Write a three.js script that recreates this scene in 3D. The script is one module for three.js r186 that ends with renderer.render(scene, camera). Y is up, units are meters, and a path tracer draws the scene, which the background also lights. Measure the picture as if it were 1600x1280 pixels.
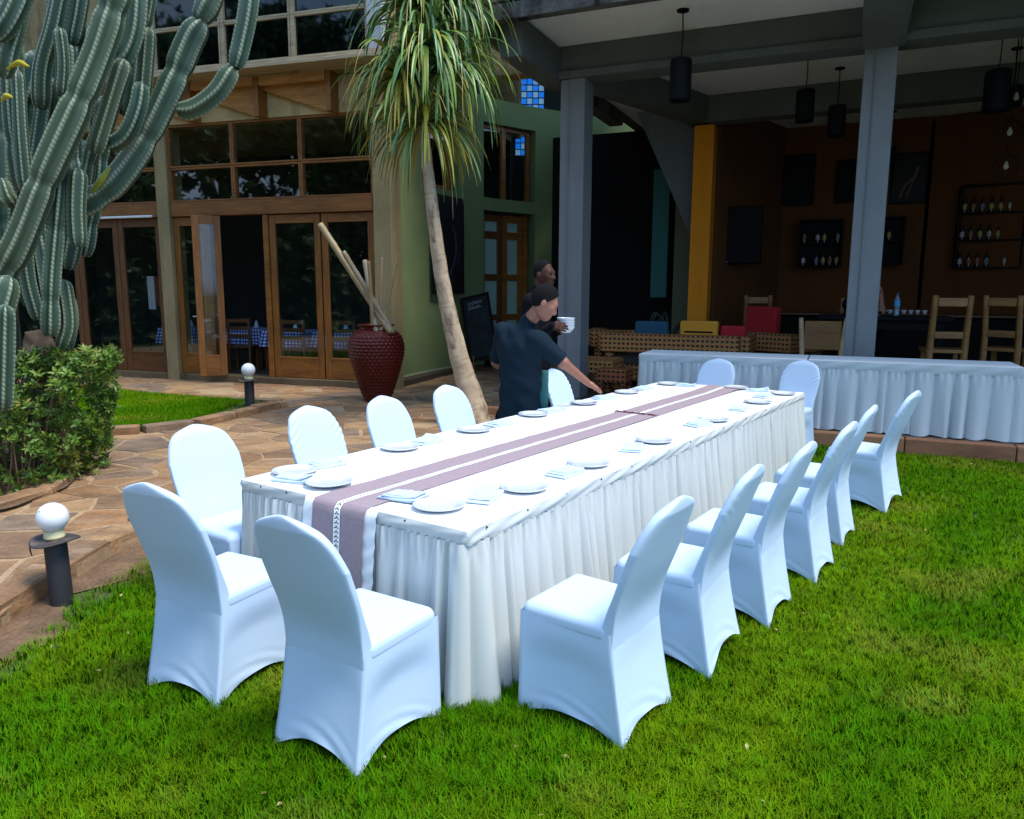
import * as THREE from 'three';
import { mergeGeometries, mergeVertices } from 'three/addons/utils/BufferGeometryUtils.js';
import { RoundedBoxGeometry } from 'three/addons/geometries/RoundedBoxGeometry.js';

// ---------------------------------------------------------------- camera, sky, sun, exposure
const scene = new THREE.Scene();
const RAD = Math.PI / 180;
const CAM = { f: 1190, pitch: 8.95 * RAD, roll: 0.25 * RAD, h: 1.7 };        // focal length in photo pixels (1600 x 1280)
const camera = new THREE.PerspectiveCamera(2 * Math.atan(640 / CAM.f) / RAD, 1600 / 1280, 0.05, 400);
camera.position.set(0, CAM.h, 0);
camera.rotation.set(-CAM.pitch, 0, CAM.roll, 'YXZ');
scene.add(camera);

const renderer = new THREE.WebGLRenderer({ antialias: true });
renderer.toneMapping = THREE.LinearToneMapping;
renderer.toneMappingExposure = 2.1;
renderer.shadowMap.enabled = true;

function rng(seed) { let a = seed >>> 0; return () => { a = (a + 0x6D2B79F5) | 0; let t = Math.imul(a ^ (a >>> 15), 1 | a); t = (t + Math.imul(t ^ (t >>> 7), 61 | t)) ^ t; return ((t ^ (t >>> 14)) >>> 0) / 4294967296; }; }
const hash = (x, y, s) => { let h = Math.imul(x | 0, 374761393) + Math.imul(y | 0, 668265263) + Math.imul(s | 0, 1442695041); h = Math.imul(h ^ (h >>> 13), 1274126177); return ((h ^ (h >>> 16)) >>> 0) / 4294967296; };
const smooth = t => t * t * (3 - 2 * t), lerp = (a, b, t) => a + (b - a) * t, clamp = (x, a, b) => Math.min(b, Math.max(a, x));
const sstep = (a, b, x) => smooth(clamp((x - a) / (b - a), 0, 1));
// tileable value noise, x and y in cells, px and py the period
function vnoise(x, y, px, py, s) {
  const xi = Math.floor(x), yi = Math.floor(y), u = smooth(x - xi), v = smooth(y - yi), m = (a, n) => ((a % n) + n) % n;
  const x0 = m(xi, px), x1 = m(xi + 1, px), y0 = m(yi, py), y1 = m(yi + 1, py);
  return lerp(lerp(hash(x0, y0, s), hash(x1, y0, s), u), lerp(hash(x0, y1, s), hash(x1, y1, s), u), v);
}
function fbm(u, v, cx, cy, oct, s) { let a = 0, w = 0.5, n = 0; for (let i = 0; i < oct; i++) { a += w * vnoise(u * cx, v * cy, cx, cy, s + i * 17); n += w; w *= 0.55; cx *= 2; cy *= 2; } return a / n; }
const n3 = (x, y, z, s = 3) => vnoise(x + z * 0.73, y - z * 0.61, 4096, 4096, s) * 0.5 + vnoise(z * 1.1 + y * 0.4, x * 0.9 - y * 0.7, 4096, 4096, s + 5) * 0.5;

// the sky: thin broken cloud over blue air, lit by a veiled sun high to the right
const SUN = new THREE.Vector3(0.40, 0.91, 0.04).normalize();
{
  const W = 512, H = 256, d = new Float32Array(W * H * 4);
  for (let j = 0; j < H; j++) for (let i = 0; i < W; i++) {
    const el = (j + 0.5) / H * Math.PI - Math.PI / 2, k = (j * W + i) * 4, h = Math.max(0, Math.sin(el));
    const air = [lerp(0.37, 0.19, Math.pow(h, 0.6)), lerp(0.56, 0.38, Math.pow(h, 0.6)), lerp(0.82, 0.74, Math.pow(h, 0.6))];
    const c = sstep(0.42, 0.68, fbm(i / W, j / H, 6, 6, 5, 91)) * 0.75;
    const cl = [0.48, 0.61, 0.79];
    const below = el < 0 ? 0.35 : 1;
    for (let q = 0; q < 3; q++) d[k + q] = lerp(air[q], cl[q], c) * below * 1.0;
    d[k + 3] = 1;
  }
  const t = new THREE.DataTexture(d, W, H, THREE.RGBAFormat, THREE.FloatType);
  t.mapping = THREE.EquirectangularReflectionMapping; t.magFilter = t.minFilter = THREE.LinearFilter; t.needsUpdate = true;
  scene.background = t; scene.environment = t;
}
const sun = new THREE.DirectionalLight(new THREE.Color(1.0, 0.955, 0.88), 2.1);
sun.position.copy(SUN).multiplyScalar(40); sun.castShadow = true; sun.shadow.radius = 34;
sun.shadow.mapSize.set(2048, 2048);
Object.assign(sun.shadow.camera, { left: -16, right: 16, top: 16, bottom: -16, near: 1, far: 90 });
sun.name = 'sun'; scene.add(sun); scene.add(sun.target); sun.target.position.set(0, 0, -7);

// ---------------------------------------------------------------- helpers
const V = (x, y, z) => new THREE.Vector3(x, y, z);
const cp = Math.cos(CAM.pitch), sp = Math.sin(CAM.pitch), cr = Math.cos(CAM.roll), sr = Math.sin(CAM.roll);
const camF = V(0, -sp, -cp), camR = V(cr, sr * cp, -sr * sp), camU = V(-sr, cr * cp, -cr * sp);
function ray(px, py) { return camF.clone().multiplyScalar(CAM.f).addScaledVector(camR, px - 800).addScaledVector(camU, 640 - py); }
const at = (px, py, depth) => { const d = ray(px, py); return V(0, CAM.h, 0).addScaledVector(d, -depth / d.z); };           // a sighting at a known distance
const gp = (px, py, Y = 0) => { const d = ray(px, py); return V(0, CAM.h, 0).addScaledVector(d, (Y - CAM.h) / d.y); };     // a sighting on a level surface
class Frame {                                                           // a building's own axes: x along its front, z out of it
  constructor(x, y, z, deg) { this.o = V(x, y, z); this.r = -deg * RAD; this.ex = V(Math.cos(this.r), 0, -Math.sin(this.r)); this.ez = V(Math.sin(this.r), 0, Math.cos(this.r)); }
  w(x, y, z) { return this.o.clone().addScaledVector(this.ex, x).addScaledVector(this.ez, z).add(V(0, y, 0)); }
  l(p) { const q = p.clone().sub(this.o); return V(q.dot(this.ex), q.y, q.dot(this.ez)); }
  px(px, py, z = 0) { const d = ray(px, py), c = V(0, CAM.h, 0).sub(this.o), t = (z - c.dot(this.ez)) / d.dot(this.ez); return this.l(V(0, CAM.h, 0).addScaledVector(d, t)); }
  place(o) { o.position.copy(this.o); o.rotation.y = this.r; return o; }
}
const taken = {};
function numbered(n) { taken[n] = (taken[n] ?? -1) + 1; return taken[n] ? `${n}_${String(taken[n]).padStart(3, '0')}` : n; }
function tag(o, label, category, group, kind) { Object.assign(o.userData, { label, category }); if (group) o.userData.group = group; if (kind) o.userData.kind = kind; return o; }
function thing(name, label, category, pos = [0, 0, 0], turn = 0, group) {
  const o = new THREE.Group(); o.name = numbered(name); scene.add(o); o.position.set(...(pos.isVector3 ? pos.toArray() : pos)); o.rotation.y = turn;
  return tag(o, label, category, group);
}
function norm(gs) {
  gs = gs.flat(); if (gs.length === 1) return gs[0];
  return mergeGeometries(gs.map(g => { g = g.index ? g.toNonIndexed() : g; for (const k of Object.keys(g.attributes)) if (!['position', 'normal', 'uv', 'color'].includes(k)) g.deleteAttribute(k); return g; }), false);
}
function part(name, g, m, parent, label) {
  const o = new THREE.Mesh(norm([g]), m); o.name = name; o.castShadow = o.receiveShadow = true; parent.add(o);
  if (label) o.userData.label = label; return o;
}
function struct(name, g, m, label, category) { const o = part(numbered(name), g, m, scene); o.userData.kind = 'structure'; if (label) tag(o, label, category); return o; }
function group(name, parent) { const o = new THREE.Group(); o.name = name; parent.add(o); return o; }
// geometry; uv in metres
function boxUV(g) { const p = g.attributes.position, n = g.attributes.normal, uv = new Float32Array(p.count * 2); for (let i = 0; i < p.count; i++) { const x = Math.abs(n.getX(i)), y = Math.abs(n.getY(i)), z = Math.abs(n.getZ(i)); const [a, b] = y > x && y > z ? [p.getX(i), p.getZ(i)] : x > z ? [p.getZ(i), p.getY(i)] : [p.getX(i), p.getY(i)]; uv[2 * i] = a; uv[2 * i + 1] = b; } g.setAttribute('uv', new THREE.BufferAttribute(uv, 2)); return g; }
function bx(w, h, d, x = 0, y = 0, z = 0, ry = 0, rx = 0, rz = 0) { const g = boxUV(new THREE.BoxGeometry(w, h, d)); if (rz) g.rotateZ(rz); if (rx) g.rotateX(rx); if (ry) g.rotateY(ry); return g.translate(x, y, z); }
function bb(x0, x1, y0, y1, z0, z1) { return boxUV(new THREE.BoxGeometry(x1 - x0, y1 - y0, z1 - z0).translate((x0 + x1) / 2, (y0 + y1) / 2, (z0 + z1) / 2)); }
function rb(x0, x1, y0, y1, z0, z1, r = 0.008, s = 1) { const a = x1 - x0, b = y1 - y0, c = z1 - z0; r = Math.min(r, a / 2.1, b / 2.1, c / 2.1); return boxUV(new RoundedBoxGeometry(a, b, c, s, r).translate((x0 + x1) / 2, (y0 + y1) / 2, (z0 + z1) / 2)); }
function vb(w, h, d, upright = true) { const g = rb(-w / 2, w / 2, -h / 2, h / 2, -d / 2, d / 2, 0.006); if (upright) { const u = g.attributes.uv; for (let i = 0; i < u.count; i++) u.setXY(i, u.getY(i), u.getX(i)); } return g; }
function lathe(pts, seg = 32) { return new THREE.LatheGeometry(pts.map(p => new THREE.Vector2(p[0], p[1])), seg); }
// a tube through points with a radius at each, its own cross-section (r(angle)) allowed
function tubeG(pts, radii, seg = 10, steps = 0, cap = true, sect = null) {
  const P = pts.map(p => p.isVector3 ? p : V(...p)); let C = P, Rr = radii.length ? radii : P.map(() => radii);
  if (steps) { const c = new THREE.CatmullRomCurve3(P, false, 'centripetal'); C = []; const r2 = []; for (let i = 0; i <= steps; i++) { const t = i / steps; C.push(c.getPoint(t)); const f = t * (P.length - 1), k = Math.min(P.length - 2, Math.floor(f)); r2.push(lerp(Rr[k], Rr[k + 1], f - k)); } Rr = r2; }
  const pos = [], uv = [], idx = []; let N = null, L = 0;
  for (let i = 0; i < C.length; i++) {
    const T = C[Math.min(i + 1, C.length - 1)].clone().sub(C[Math.max(i - 1, 0)]).normalize();
    if (!N) { N = Math.abs(T.y) > 0.9 ? V(1, 0, 0) : V(0, 1, 0); }
    N.addScaledVector(T, -N.dot(T)).normalize(); const B = T.clone().cross(N); if (i) L += C[i].distanceTo(C[i - 1]);
    for (let j = 0; j <= seg; j++) { const a = j / seg * Math.PI * 2, r = Rr[i] * (sect ? sect(a, i) : 1), q = C[i].clone().addScaledVector(N, Math.cos(a) * r).addScaledVector(B, Math.sin(a) * r); pos.push(q.x, q.y, q.z); uv.push(j / seg * Math.PI * 2 * Rr[0], L); }
  }
  const w = seg + 1;
  for (let i = 0; i < C.length - 1; i++) for (let j = 0; j < seg; j++) { const a = i * w + j; idx.push(a, a + 1, a + w, a + 1, a + w + 1, a + w); }
  if (cap) for (const e of [0, C.length - 1]) { const c = pos.length / 3; pos.push(C[e].x, C[e].y, C[e].z); uv.push(0, 0); for (let j = 0; j < seg; j++) e ? idx.push(c, e * w + j, e * w + j + 1) : idx.push(c, j + 1, j); }
  const g = new THREE.BufferGeometry(); g.setAttribute('position', new THREE.Float32BufferAttribute(pos, 3)); g.setAttribute('uv', new THREE.Float32BufferAttribute(uv, 2)); g.setIndex(idx); g.computeVertexNormals(); return g;
}
// a grid surface f(u, v) -> [x, y, z]; uv scaled to metres by (su, sv)
function sheet(nu, nv, f, su = 1, sv = 1, flip = false) {
  const pos = [], uv = [], idx = [];
  for (let j = 0; j <= nv; j++) for (let i = 0; i <= nu; i++) { pos.push(...f(i / nu, j / nv)); uv.push(i / nu * su, j / nv * sv); }
  for (let j = 0; j < nv; j++) for (let i = 0; i < nu; i++) { const a = j * (nu + 1) + i, b = a + 1, c = a + nu + 1, d = c + 1; flip ? idx.push(a, c, b, b, c, d) : idx.push(a, b, c, b, d, c); }
  const g = new THREE.BufferGeometry(); g.setAttribute('position', new THREE.Float32BufferAttribute(pos, 3)); g.setAttribute('uv', new THREE.Float32BufferAttribute(uv, 2)); g.setIndex(idx); g.computeVertexNormals(); return g;
}
function weld(g) { const uv = g.attributes.uv; g = g.clone(); g.deleteAttribute('normal'); g.deleteAttribute('uv'); g = mergeVertices(g, 1e-4); g.computeVertexNormals(); return boxUV(g); }
function flat(poly, y, uvs = 1) {   // a level sheet from a polygon of [x, z]
  const s = new THREE.Shape(poly.map(p => new THREE.Vector2(p[0], -p[1]))), g = new THREE.ShapeGeometry(s); g.rotateX(-Math.PI / 2); g.translate(0, y, 0); return boxUV(g);
}
function area(p) { let a = 0; for (let i = 0; i < p.length; i++) { const q = p[(i + 1) % p.length]; a += p[i][0] * q[1] - q[0] * p[i][1]; } return a / 2; }
function inside(p, x, y) { let c = false; for (let i = 0, j = p.length - 1; i < p.length; j = i++) if ((p[i][1] > y) !== (p[j][1] > y) && x < (p[j][0] - p[i][0]) * (y - p[i][1]) / (p[j][1] - p[i][1]) + p[i][0]) c = !c; return c; }
function spline(pts, n) { const c = new THREE.CatmullRomCurve3(pts.map(p => V(p[0], 0, p[1])), false, 'centripetal'); return c.getSpacedPoints(n).map(p => [p.x, p.z]); }
// textures
function tex(w, h, f, srgb = true, rep = 1, repY = rep) {
  const d = new Uint8Array(w * h * 4);
  for (let j = 0; j < h; j++) for (let i = 0; i < w; i++) { const c = f(i / w, j / h), k = (j * w + i) * 4; for (let q = 0; q < 3; q++) d[k + q] = clamp(Math.round((c.length ? c[q] : c) * 255), 0, 255); d[k + 3] = 255; }
  const t = new THREE.DataTexture(d, w, h); t.wrapS = t.wrapT = THREE.RepeatWrapping; t.magFilter = t.minFilter = THREE.LinearFilter; t.colorSpace = srgb ? THREE.SRGBColorSpace : THREE.NoColorSpace; t.repeat.set(rep, repY); t.needsUpdate = true; return t;
}
const toS = c => c <= 0.0031308 ? c * 12.92 : 1.055 * Math.pow(c, 1 / 2.4) - 0.055;
const S = (r, g, b) => [toS(r), toS(g), toS(b)];
const mixc = (a, b, t) => [lerp(a[0], b[0], t), lerp(a[1], b[1], t), lerp(a[2], b[2], t)];
const lin = (r, g, b) => new THREE.Color().setRGB(r, g, b);
const std = o => new THREE.MeshStandardMaterial({ roughness: 0.8, ...o });
const phy = o => new THREE.MeshPhysicalMaterial({ roughness: 0.5, ...o });
const canvasTex = (w, h, draw, rx = 1, ry = 1) => { const c = document.createElement('canvas'); c.width = w; c.height = h; draw(c.getContext('2d'), w, h); const t = new THREE.CanvasTexture(c); t.colorSpace = THREE.SRGBColorSpace; t.wrapS = t.wrapT = THREE.RepeatWrapping; t.repeat.set(rx, ry); return t; };

// ---------------------------------------------------------------- materials
const T = {};
T.fine = tex(256, 256, (u, v) => 0.3 + 0.4 * fbm(u, v, 32, 32, 3, 5), false, 4);
T.coarse = tex(512, 512, (u, v) => fbm(u, v, 6, 6, 6, 8), false, 0.7);
function concrete(c, s, stain = 0.12, grain = 0.12) {
  const m = tex(512, 512, (u, v) => { const a = fbm(u, v, 4, 4, 6, s), b = fbm(u, v, 64, 64, 2, s + 40), st = sstep(0.55, 0.75, fbm(u, v, 10, 2, 4, s + 9)); const k = (1 - stain) + stain * 2 * (a - 0.5) * 2 * 0.5 + grain * (b - 0.5) - stain * 0.6 * st; return S(c[0] * k, c[1] * k, c[2] * k); }, true, 0.5);
  return std({ map: m, roughness: 0.9, bumpMap: T.coarse, bumpScale: 0.004 });
}
function wood(c1, c2, s, rough = 0.6, rep = 1) {     // grain runs along u
  const m = tex(512, 512, (u, v) => { const w = fbm(u, v, 2, 6, 4, s), g = fbm(u, v + w * 0.15, 3, 60, 3, s + 3), k = fbm(u, v, 2, 3, 3, s + 7), f = fbm(u, v, 8, 200, 2, s + 11); const c = mixc(c1, c2, clamp(g * 1.1 - 0.1 + (k - 0.5) * 0.7, 0, 1)); const q = 0.78 + 0.44 * f; return S(c[0] * q, c[1] * q, c[2] * q); }, true, rep);
  return std({ map: m, roughness: rough, bumpMap: m, bumpScale: 0.0015 });
}
const M = {
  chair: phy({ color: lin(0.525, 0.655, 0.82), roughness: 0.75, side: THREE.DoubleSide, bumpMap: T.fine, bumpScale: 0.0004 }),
  cloth: std({ color: lin(0.81, 0.815, 0.82), roughness: 0.85, bumpMap: T.fine, bumpScale: 0.0005 }),
  satin: phy({ color: lin(0.60, 0.61, 0.575), roughness: 0.36, side: THREE.DoubleSide }),
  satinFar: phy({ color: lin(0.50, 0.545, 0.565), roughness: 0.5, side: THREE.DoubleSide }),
  china: phy({ color: lin(0.68, 0.72, 0.77), roughness: 0.16, clearcoat: 0.5 }),
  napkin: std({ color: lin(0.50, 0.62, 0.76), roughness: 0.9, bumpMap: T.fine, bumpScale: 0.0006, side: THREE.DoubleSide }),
  gold: std({ color: lin(0.62, 0.36, 0.07), roughness: 0.4, metalness: 0.5 }),
  black: phy({ color: lin(0.004, 0.004, 0.005), roughness: 0.6, specularIntensity: 0.25 }),
  darkMetal: phy({ color: lin(0.004, 0.004, 0.006), roughness: 0.6, specularIntensity: 0.25 }),
  post: std({ color: lin(0.022, 0.022, 0.026), roughness: 0.6, bumpMap: T.fine, bumpScale: 0.001 }),
  rust: std({ map: tex(256, 256, (u, v) => { const a = fbm(u, v, 8, 8, 5, 51); const c = mixc([0.045, 0.035, 0.035], [0.12, 0.085, 0.07], sstep(0.4, 0.7, a)); return S(...c); }), roughness: 0.75 }),
  globe: phy({ color: lin(0.78, 0.80, 0.82), roughness: 0.22, clearcoat: 0.4 }),
  collar: std({ color: lin(0.70, 0.63, 0.36), roughness: 0.5 }),
  timber: wood([0.29, 0.105, 0.012], [0.11, 0.036, 0.004], 21, 0.5),
  timberDark: wood([0.15, 0.052, 0.008], [0.05, 0.017, 0.003], 23, 0.5),
  bracket: wood([0.50, 0.225, 0.048], [0.24, 0.098, 0.02], 25, 0.7),
  frameGrey: wood([0.42, 0.33, 0.20], [0.22, 0.16, 0.09], 26, 0.75),
  seatWood: wood([0.30, 0.145, 0.035], [0.15, 0.06, 0.014], 27, 0.5),
  concTan: concrete([0.44, 0.32, 0.14], 31, 0.35, 0.2),
  concPillar: concrete([0.33, 0.25, 0.115], 33, 0.2, 0.15),
  concCol: concrete([0.20, 0.21, 0.215], 35, 0.12, 0.08),
  concBeam: concrete([0.105, 0.115, 0.105], 36, 0.15, 0.1),
  ceiling: concrete([0.78, 0.76, 0.72], 37, 0.08, 0.06),
  green: concrete([0.17, 0.225, 0.085], 38, 0.14, 0.05),
  greenTrim: std({ color: lin(0.30, 0.40, 0.24), roughness: 0.85 }),
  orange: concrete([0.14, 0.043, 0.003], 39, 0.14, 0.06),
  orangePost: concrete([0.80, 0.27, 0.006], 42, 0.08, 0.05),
  greyWall: concrete([0.16, 0.19, 0.21], 40, 0.12, 0.06),
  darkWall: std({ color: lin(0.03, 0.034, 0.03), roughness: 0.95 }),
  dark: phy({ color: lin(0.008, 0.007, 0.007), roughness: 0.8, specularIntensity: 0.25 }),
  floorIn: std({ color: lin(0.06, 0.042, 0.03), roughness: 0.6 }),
  plinth: concrete([0.17, 0.115, 0.055], 44, 0.3, 0.2),
  glass: phy({ color: lin(0.9, 0.95, 0.95), roughness: 0.02, transmission: 1, thickness: 0, ior: 1.5 }),
  glassTeal: phy({ color: lin(0.22, 0.42, 0.46), roughness: 0.03, transmission: 1, thickness: 0, ior: 1.5 }),
  glassFrost: phy({ color: lin(0.34, 0.52, 0.43), roughness: 0.3, transmission: 0.25, thickness: 0 }),
  blueGlass: phy({ color: lin(0.12, 0.50, 0.85), roughness: 0.4, transmission: 0.85, thickness: 0 }),
  paleGlass: phy({ color: lin(0.62, 0.72, 0.74), roughness: 0.4, transmission: 0.75, thickness: 0 }),
  blueCushion: std({ color: lin(0.012, 0.065, 0.115), roughness: 0.9, bumpMap: T.fine, bumpScale: 0.001 }),
  yellowCushion: std({ color: lin(0.60, 0.26, 0.02), roughness: 0.9, bumpMap: T.fine, bumpScale: 0.001 }),
  redCushion: std({ color: lin(0.36, 0.008, 0.012), roughness: 0.9, bumpMap: T.fine, bumpScale: 0.001 }),
  skin: std({ color: lin(0.27, 0.115, 0.072), roughness: 0.55 }),
  skinDark: phy({ color: lin(0.060, 0.024, 0.014), roughness: 0.6, specularIntensity: 0.5 }),
  hair: phy({ color: lin(0.006, 0.005, 0.006), roughness: 0.9, specularIntensity: 0.3, bumpMap: T.fine, bumpScale: 0.004 }),
  navy: phy({ color: lin(0.007, 0.017, 0.027), roughness: 0.9, specularIntensity: 0.25, bumpMap: T.fine, bumpScale: 0.0008 }),
  navyLight: std({ color: lin(0.020, 0.036, 0.050), roughness: 0.85 }),
  blackCloth: phy({ color: lin(0.005, 0.005, 0.007), roughness: 0.9, specularIntensity: 0.3 }),
  tealCloth: std({ color: lin(0.012, 0.095, 0.10), roughness: 0.85 }),
};
// ---------------------------------------------------------------- frames of the place
const PATH_Y = 0.08, TERR_Y = 0.17;
const FB = new Frame(-2.16, 0, -12.35, 18);          // left building: origin at the foot of its corner pillar
const FP = new Frame(1.0, 0, -10.9, 24);             // pavilion: origin at its left front column
const FT = new Frame(-0.77, 0, -3.31, 34.8);         // the long table: origin in the middle of its near end
const xz = p => [p.x, p.z];

// ---------------------------------------------------------------- ground, lawn, path
const lawnTex = tex(1024, 1024, (u, v) => { const a = fbm(u, v, 10, 10, 5, 61), b = fbm(u, v, 120, 120, 2, 62); const c = mixc([0.020, 0.050, 0.006], [0.060, 0.085, 0.012], a); const s = sstep(0.60, 0.75, fbm(u, v, 26, 26, 3, 64)); const k = 0.6 + 0.8 * b; return S(...mixc(c, [0.085, 0.065, 0.03], s * 0.6).map(x => x * k)); }, true, 0.35);
const lawnMat = std({ map: lawnTex, roughness: 0.95, bumpMap: T.coarse, bumpScale: 0.01 });
const soilMat = std({ map: tex(512, 512, (u, v) => { const a = fbm(u, v, 10, 10, 5, 71), b = fbm(u, v, 90, 90, 2, 73); return S(...mixc([0.20, 0.115, 0.06], [0.075, 0.042, 0.022], a).map(x => x * (0.6 + 0.8 * b))); }, true, 0.8), roughness: 1, bumpMap: T.coarse, bumpScale: 0.03 });
struct('ground', flat([[-150, -150], [-150, 150], [150, 150], [150, -150]], -0.06), std({ color: lin(0.05, 0.07, 0.02), roughness: 1 }));

const border = [[-1.2, 4], [-2.0, 1.0], [-2.45, -1.0], [-2.62, -2.6], ...[[0, 985], [60, 935], [120, 905], [205, 853]].map(([x, y]) => xz(gp(x, y, 0))), [-2.25, -5.6], [-1.65, -6.6], [-0.75, -7.8], [0.2, -8.9], [0.75, -9.55]];
const borderS = spline(border, 90);
const terrEdge = z => xz(FP.w(z, 0, 1.38));
const lawnPoly = [...borderS, terrEdge(0.2), terrEdge(9), [16, -6], [16, 9], [-1.0, 9]];
struct('lawn', flat(lawnPoly, 0), lawnMat, 'green mown lawn under the long white table', 'lawn');
// a strip of bare soil along the lawn side of the kerb
{
  const s = borderS.slice(6, 62), out = s.map((p, i) => { const a = s[Math.max(0, i - 1)], b = s[Math.min(s.length - 1, i + 1)], dx = b[0] - a[0], dz = b[1] - a[1], l = Math.hypot(dx, dz), w = 0.30 + 0.16 * Math.sin(i * 0.9) * Math.sin(i * 0.37 + 1); return [p[0] - dz / l * w, p[1] + dx / l * w]; });
  struct('soil_strip', flat([...s, ...out.reverse()], 0.008), soilMat);
}
// grass: tufts of bent blades, three kinds
function tuft(seed, n, hMin, hMax, spread, w) {
  const r = rng(seed), pos = [], idx = [], col = [];
  for (let k = 0; k < n; k++) {
    const a = r() * 6.283, d = Math.sqrt(r()) * spread, x = Math.cos(a) * d, z = Math.sin(a) * d, h = lerp(hMin, hMax, r()), b = r() * 6.283, lean = h * (0.25 + r() * 0.9), ww = w * (0.7 + 0.6 * r());
    const tx = Math.cos(b), tz = Math.sin(b), sx = -tz * ww, sz = tx * ww, c = pos.length / 3, t = r();
    for (const [f, hh, q] of [[0, 0, 1], [0.3, 0.62, 0.8], [1, 1, 0]]) { const px = x + tx * lean * f, pz = z + tz * lean * f; pos.push(px - sx * q, h * hh - 0.004, pz - sz * q, px + sx * q, h * hh - 0.004, pz + sz * q); for (let i = 0; i < 2; i++) col.push(lerp(0.75, 1.25, t), lerp(0.85, 1.12, t), lerp(0.7, 1.3, r())); }
    idx.push(c, c + 1, c + 2, c + 1, c + 3, c + 2, c + 2, c + 3, c + 4, c + 3, c + 5, c + 4);
  }
  const g = new THREE.BufferGeometry(); g.setAttribute('position', new THREE.Float32BufferAttribute(pos, 3)); g.setAttribute('color', new THREE.Float32BufferAttribute(col, 3)); g.setIndex(idx); g.computeVertexNormals();
  const nn = g.attributes.normal; for (let i = 0; i < nn.count; i++) { const v = V(nn.getX(i), Math.abs(nn.getY(i)) + 0.6, nn.getZ(i)).normalize(); nn.setXYZ(i, v.x, v.y, v.z); }
  return g;
}
const bladeMat = phy({ color: lin(0.92, 0.95, 0.9), vertexColors: true, roughness: 1, specularIntensity: 0.05, side: THREE.DoubleSide });
function grass(name, poly, n, bounds, y, seed, hs = 1, label, keep) {
  const r = rng(seed), M4 = new THREE.Matrix4(), Q = new THREE.Quaternion(), up = V(0, 1, 0), lists = [[], [], []]; let placed = 0, tries = 0;
  while (placed < n && tries++ < n * 8) {
    const x = lerp(bounds[0], bounds[1], r()), z = lerp(bounds[2], bounds[3], r()); if (!inside(poly, x, z)) continue;
    const dens = keep ? keep(x, z) : 1; if (r() > dens) continue;
    const patch = n3(x * 1.7, 0, z * 1.7, 11), fine = n3(x * 9, 3, z * 9, 12);
    const dry = sstep(0.60, 0.80, n3(x * 3.1, 7, z * 3.1, 15)) * 0.5 + (r() < 0.03 ? 0.7 : 0), lush = sstep(0.35, 0.65, patch);
    let c = mixc([0.105, 0.200, 0.003], [0.060, 0.165, 0.002], lush); c = mixc(c, [0.22, 0.215, 0.028], clamp(dry, 0, 1) * 0.75); c = c.map(v => v * (0.7 + 0.6 * fine) * (0.8 + 0.4 * r()));
    const s = hs * (0.65 + 0.55 * r()) * (0.8 + 0.5 * patch); Q.setFromAxisAngle(up, r() * 6.283);
    const k = dry > 0.55 ? 1 : r() < 0.25 ? 2 : 0; lists[k].push([M4.clone().compose(V(x, y, z), Q, V(1.0, s, 1.0)), c]); placed++;
  }
  const root = new THREE.Group(); root.name = numbered(name); scene.add(root); tag(root, label, 'grass', null, 'stuff');
  [tuft(seed + 1, 13, 0.022, 0.050, 0.032, 0.0020), tuft(seed + 2, 13, 0.016, 0.034, 0.034, 0.0018), tuft(seed + 3, 8, 0.034, 0.066, 0.028, 0.0024)].forEach((g, k) => {
    const im = new THREE.InstancedMesh(g, bladeMat, lists[k].length); im.name = 'blades'; im.userData.kind = 'stuff'; im.castShadow = im.receiveShadow = true;
    lists[k].forEach(([m, c], i) => { im.setMatrixAt(i, m); im.setColorAt(i, lin(...c)); }); root.add(im);
  });
}
const inSoil = (x, z) => { let d = 9; for (const p of borderS) d = Math.min(d, Math.hypot(p[0] - x, p[1] - z)); return d; };
grass('lawn_grass', lawnPoly, 105000, [-2.7, 7.5, -9.5, -1.6], 0, 301, 1, 'short green grass blades of the big lawn', (x, z) => { const d = x < 1.2 ? inSoil(x, z) : 9; const e = d < 0.26 ? 0 : d < 0.42 ? 0.35 : 1; return e * clamp(2.9 / Math.hypot(x, z), 0.30, 1); });

// the paved path: mortar bed and flagstones
const mortar = std({ map: tex(512, 512, (u, v) => { const a = fbm(u, v, 12, 12, 5, 81), b = fbm(u, v, 100, 100, 2, 82); return S(...mixc([0.40, 0.275, 0.16], [0.28, 0.185, 0.10], a).map(x => x * (0.75 + 0.5 * b))); }, true, 0.6), roughness: 1, bumpMap: T.coarse, bumpScale: 0.01 });
const greenBase = [[-1.98, -12.9], [-1.86, -13.35], [-1.59, -14.1], [-1.3, -14.77], [-0.95, -15.39], [-0.5, -16.0], [0.15, -16.6], [0.95, -17.15], [1.9, -17.6], [3.2, -18.0]];
const pathPoly = [...borderS, terrEdge(-0.2), xz(FP.w(-0.2, 0, -3)), [2.6, -17.6], ...greenBase.slice(0, 9).reverse(), xz(FB.w(0, 0, 0.02)), xz(FB.w(-12, 0, 0.02)), [-14, -4], [-6, 5]];
const path = struct('paved_path', flat(pathPoly, PATH_Y), mortar, 'brown crazy paving path between lawn and restaurant', 'path');
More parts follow.
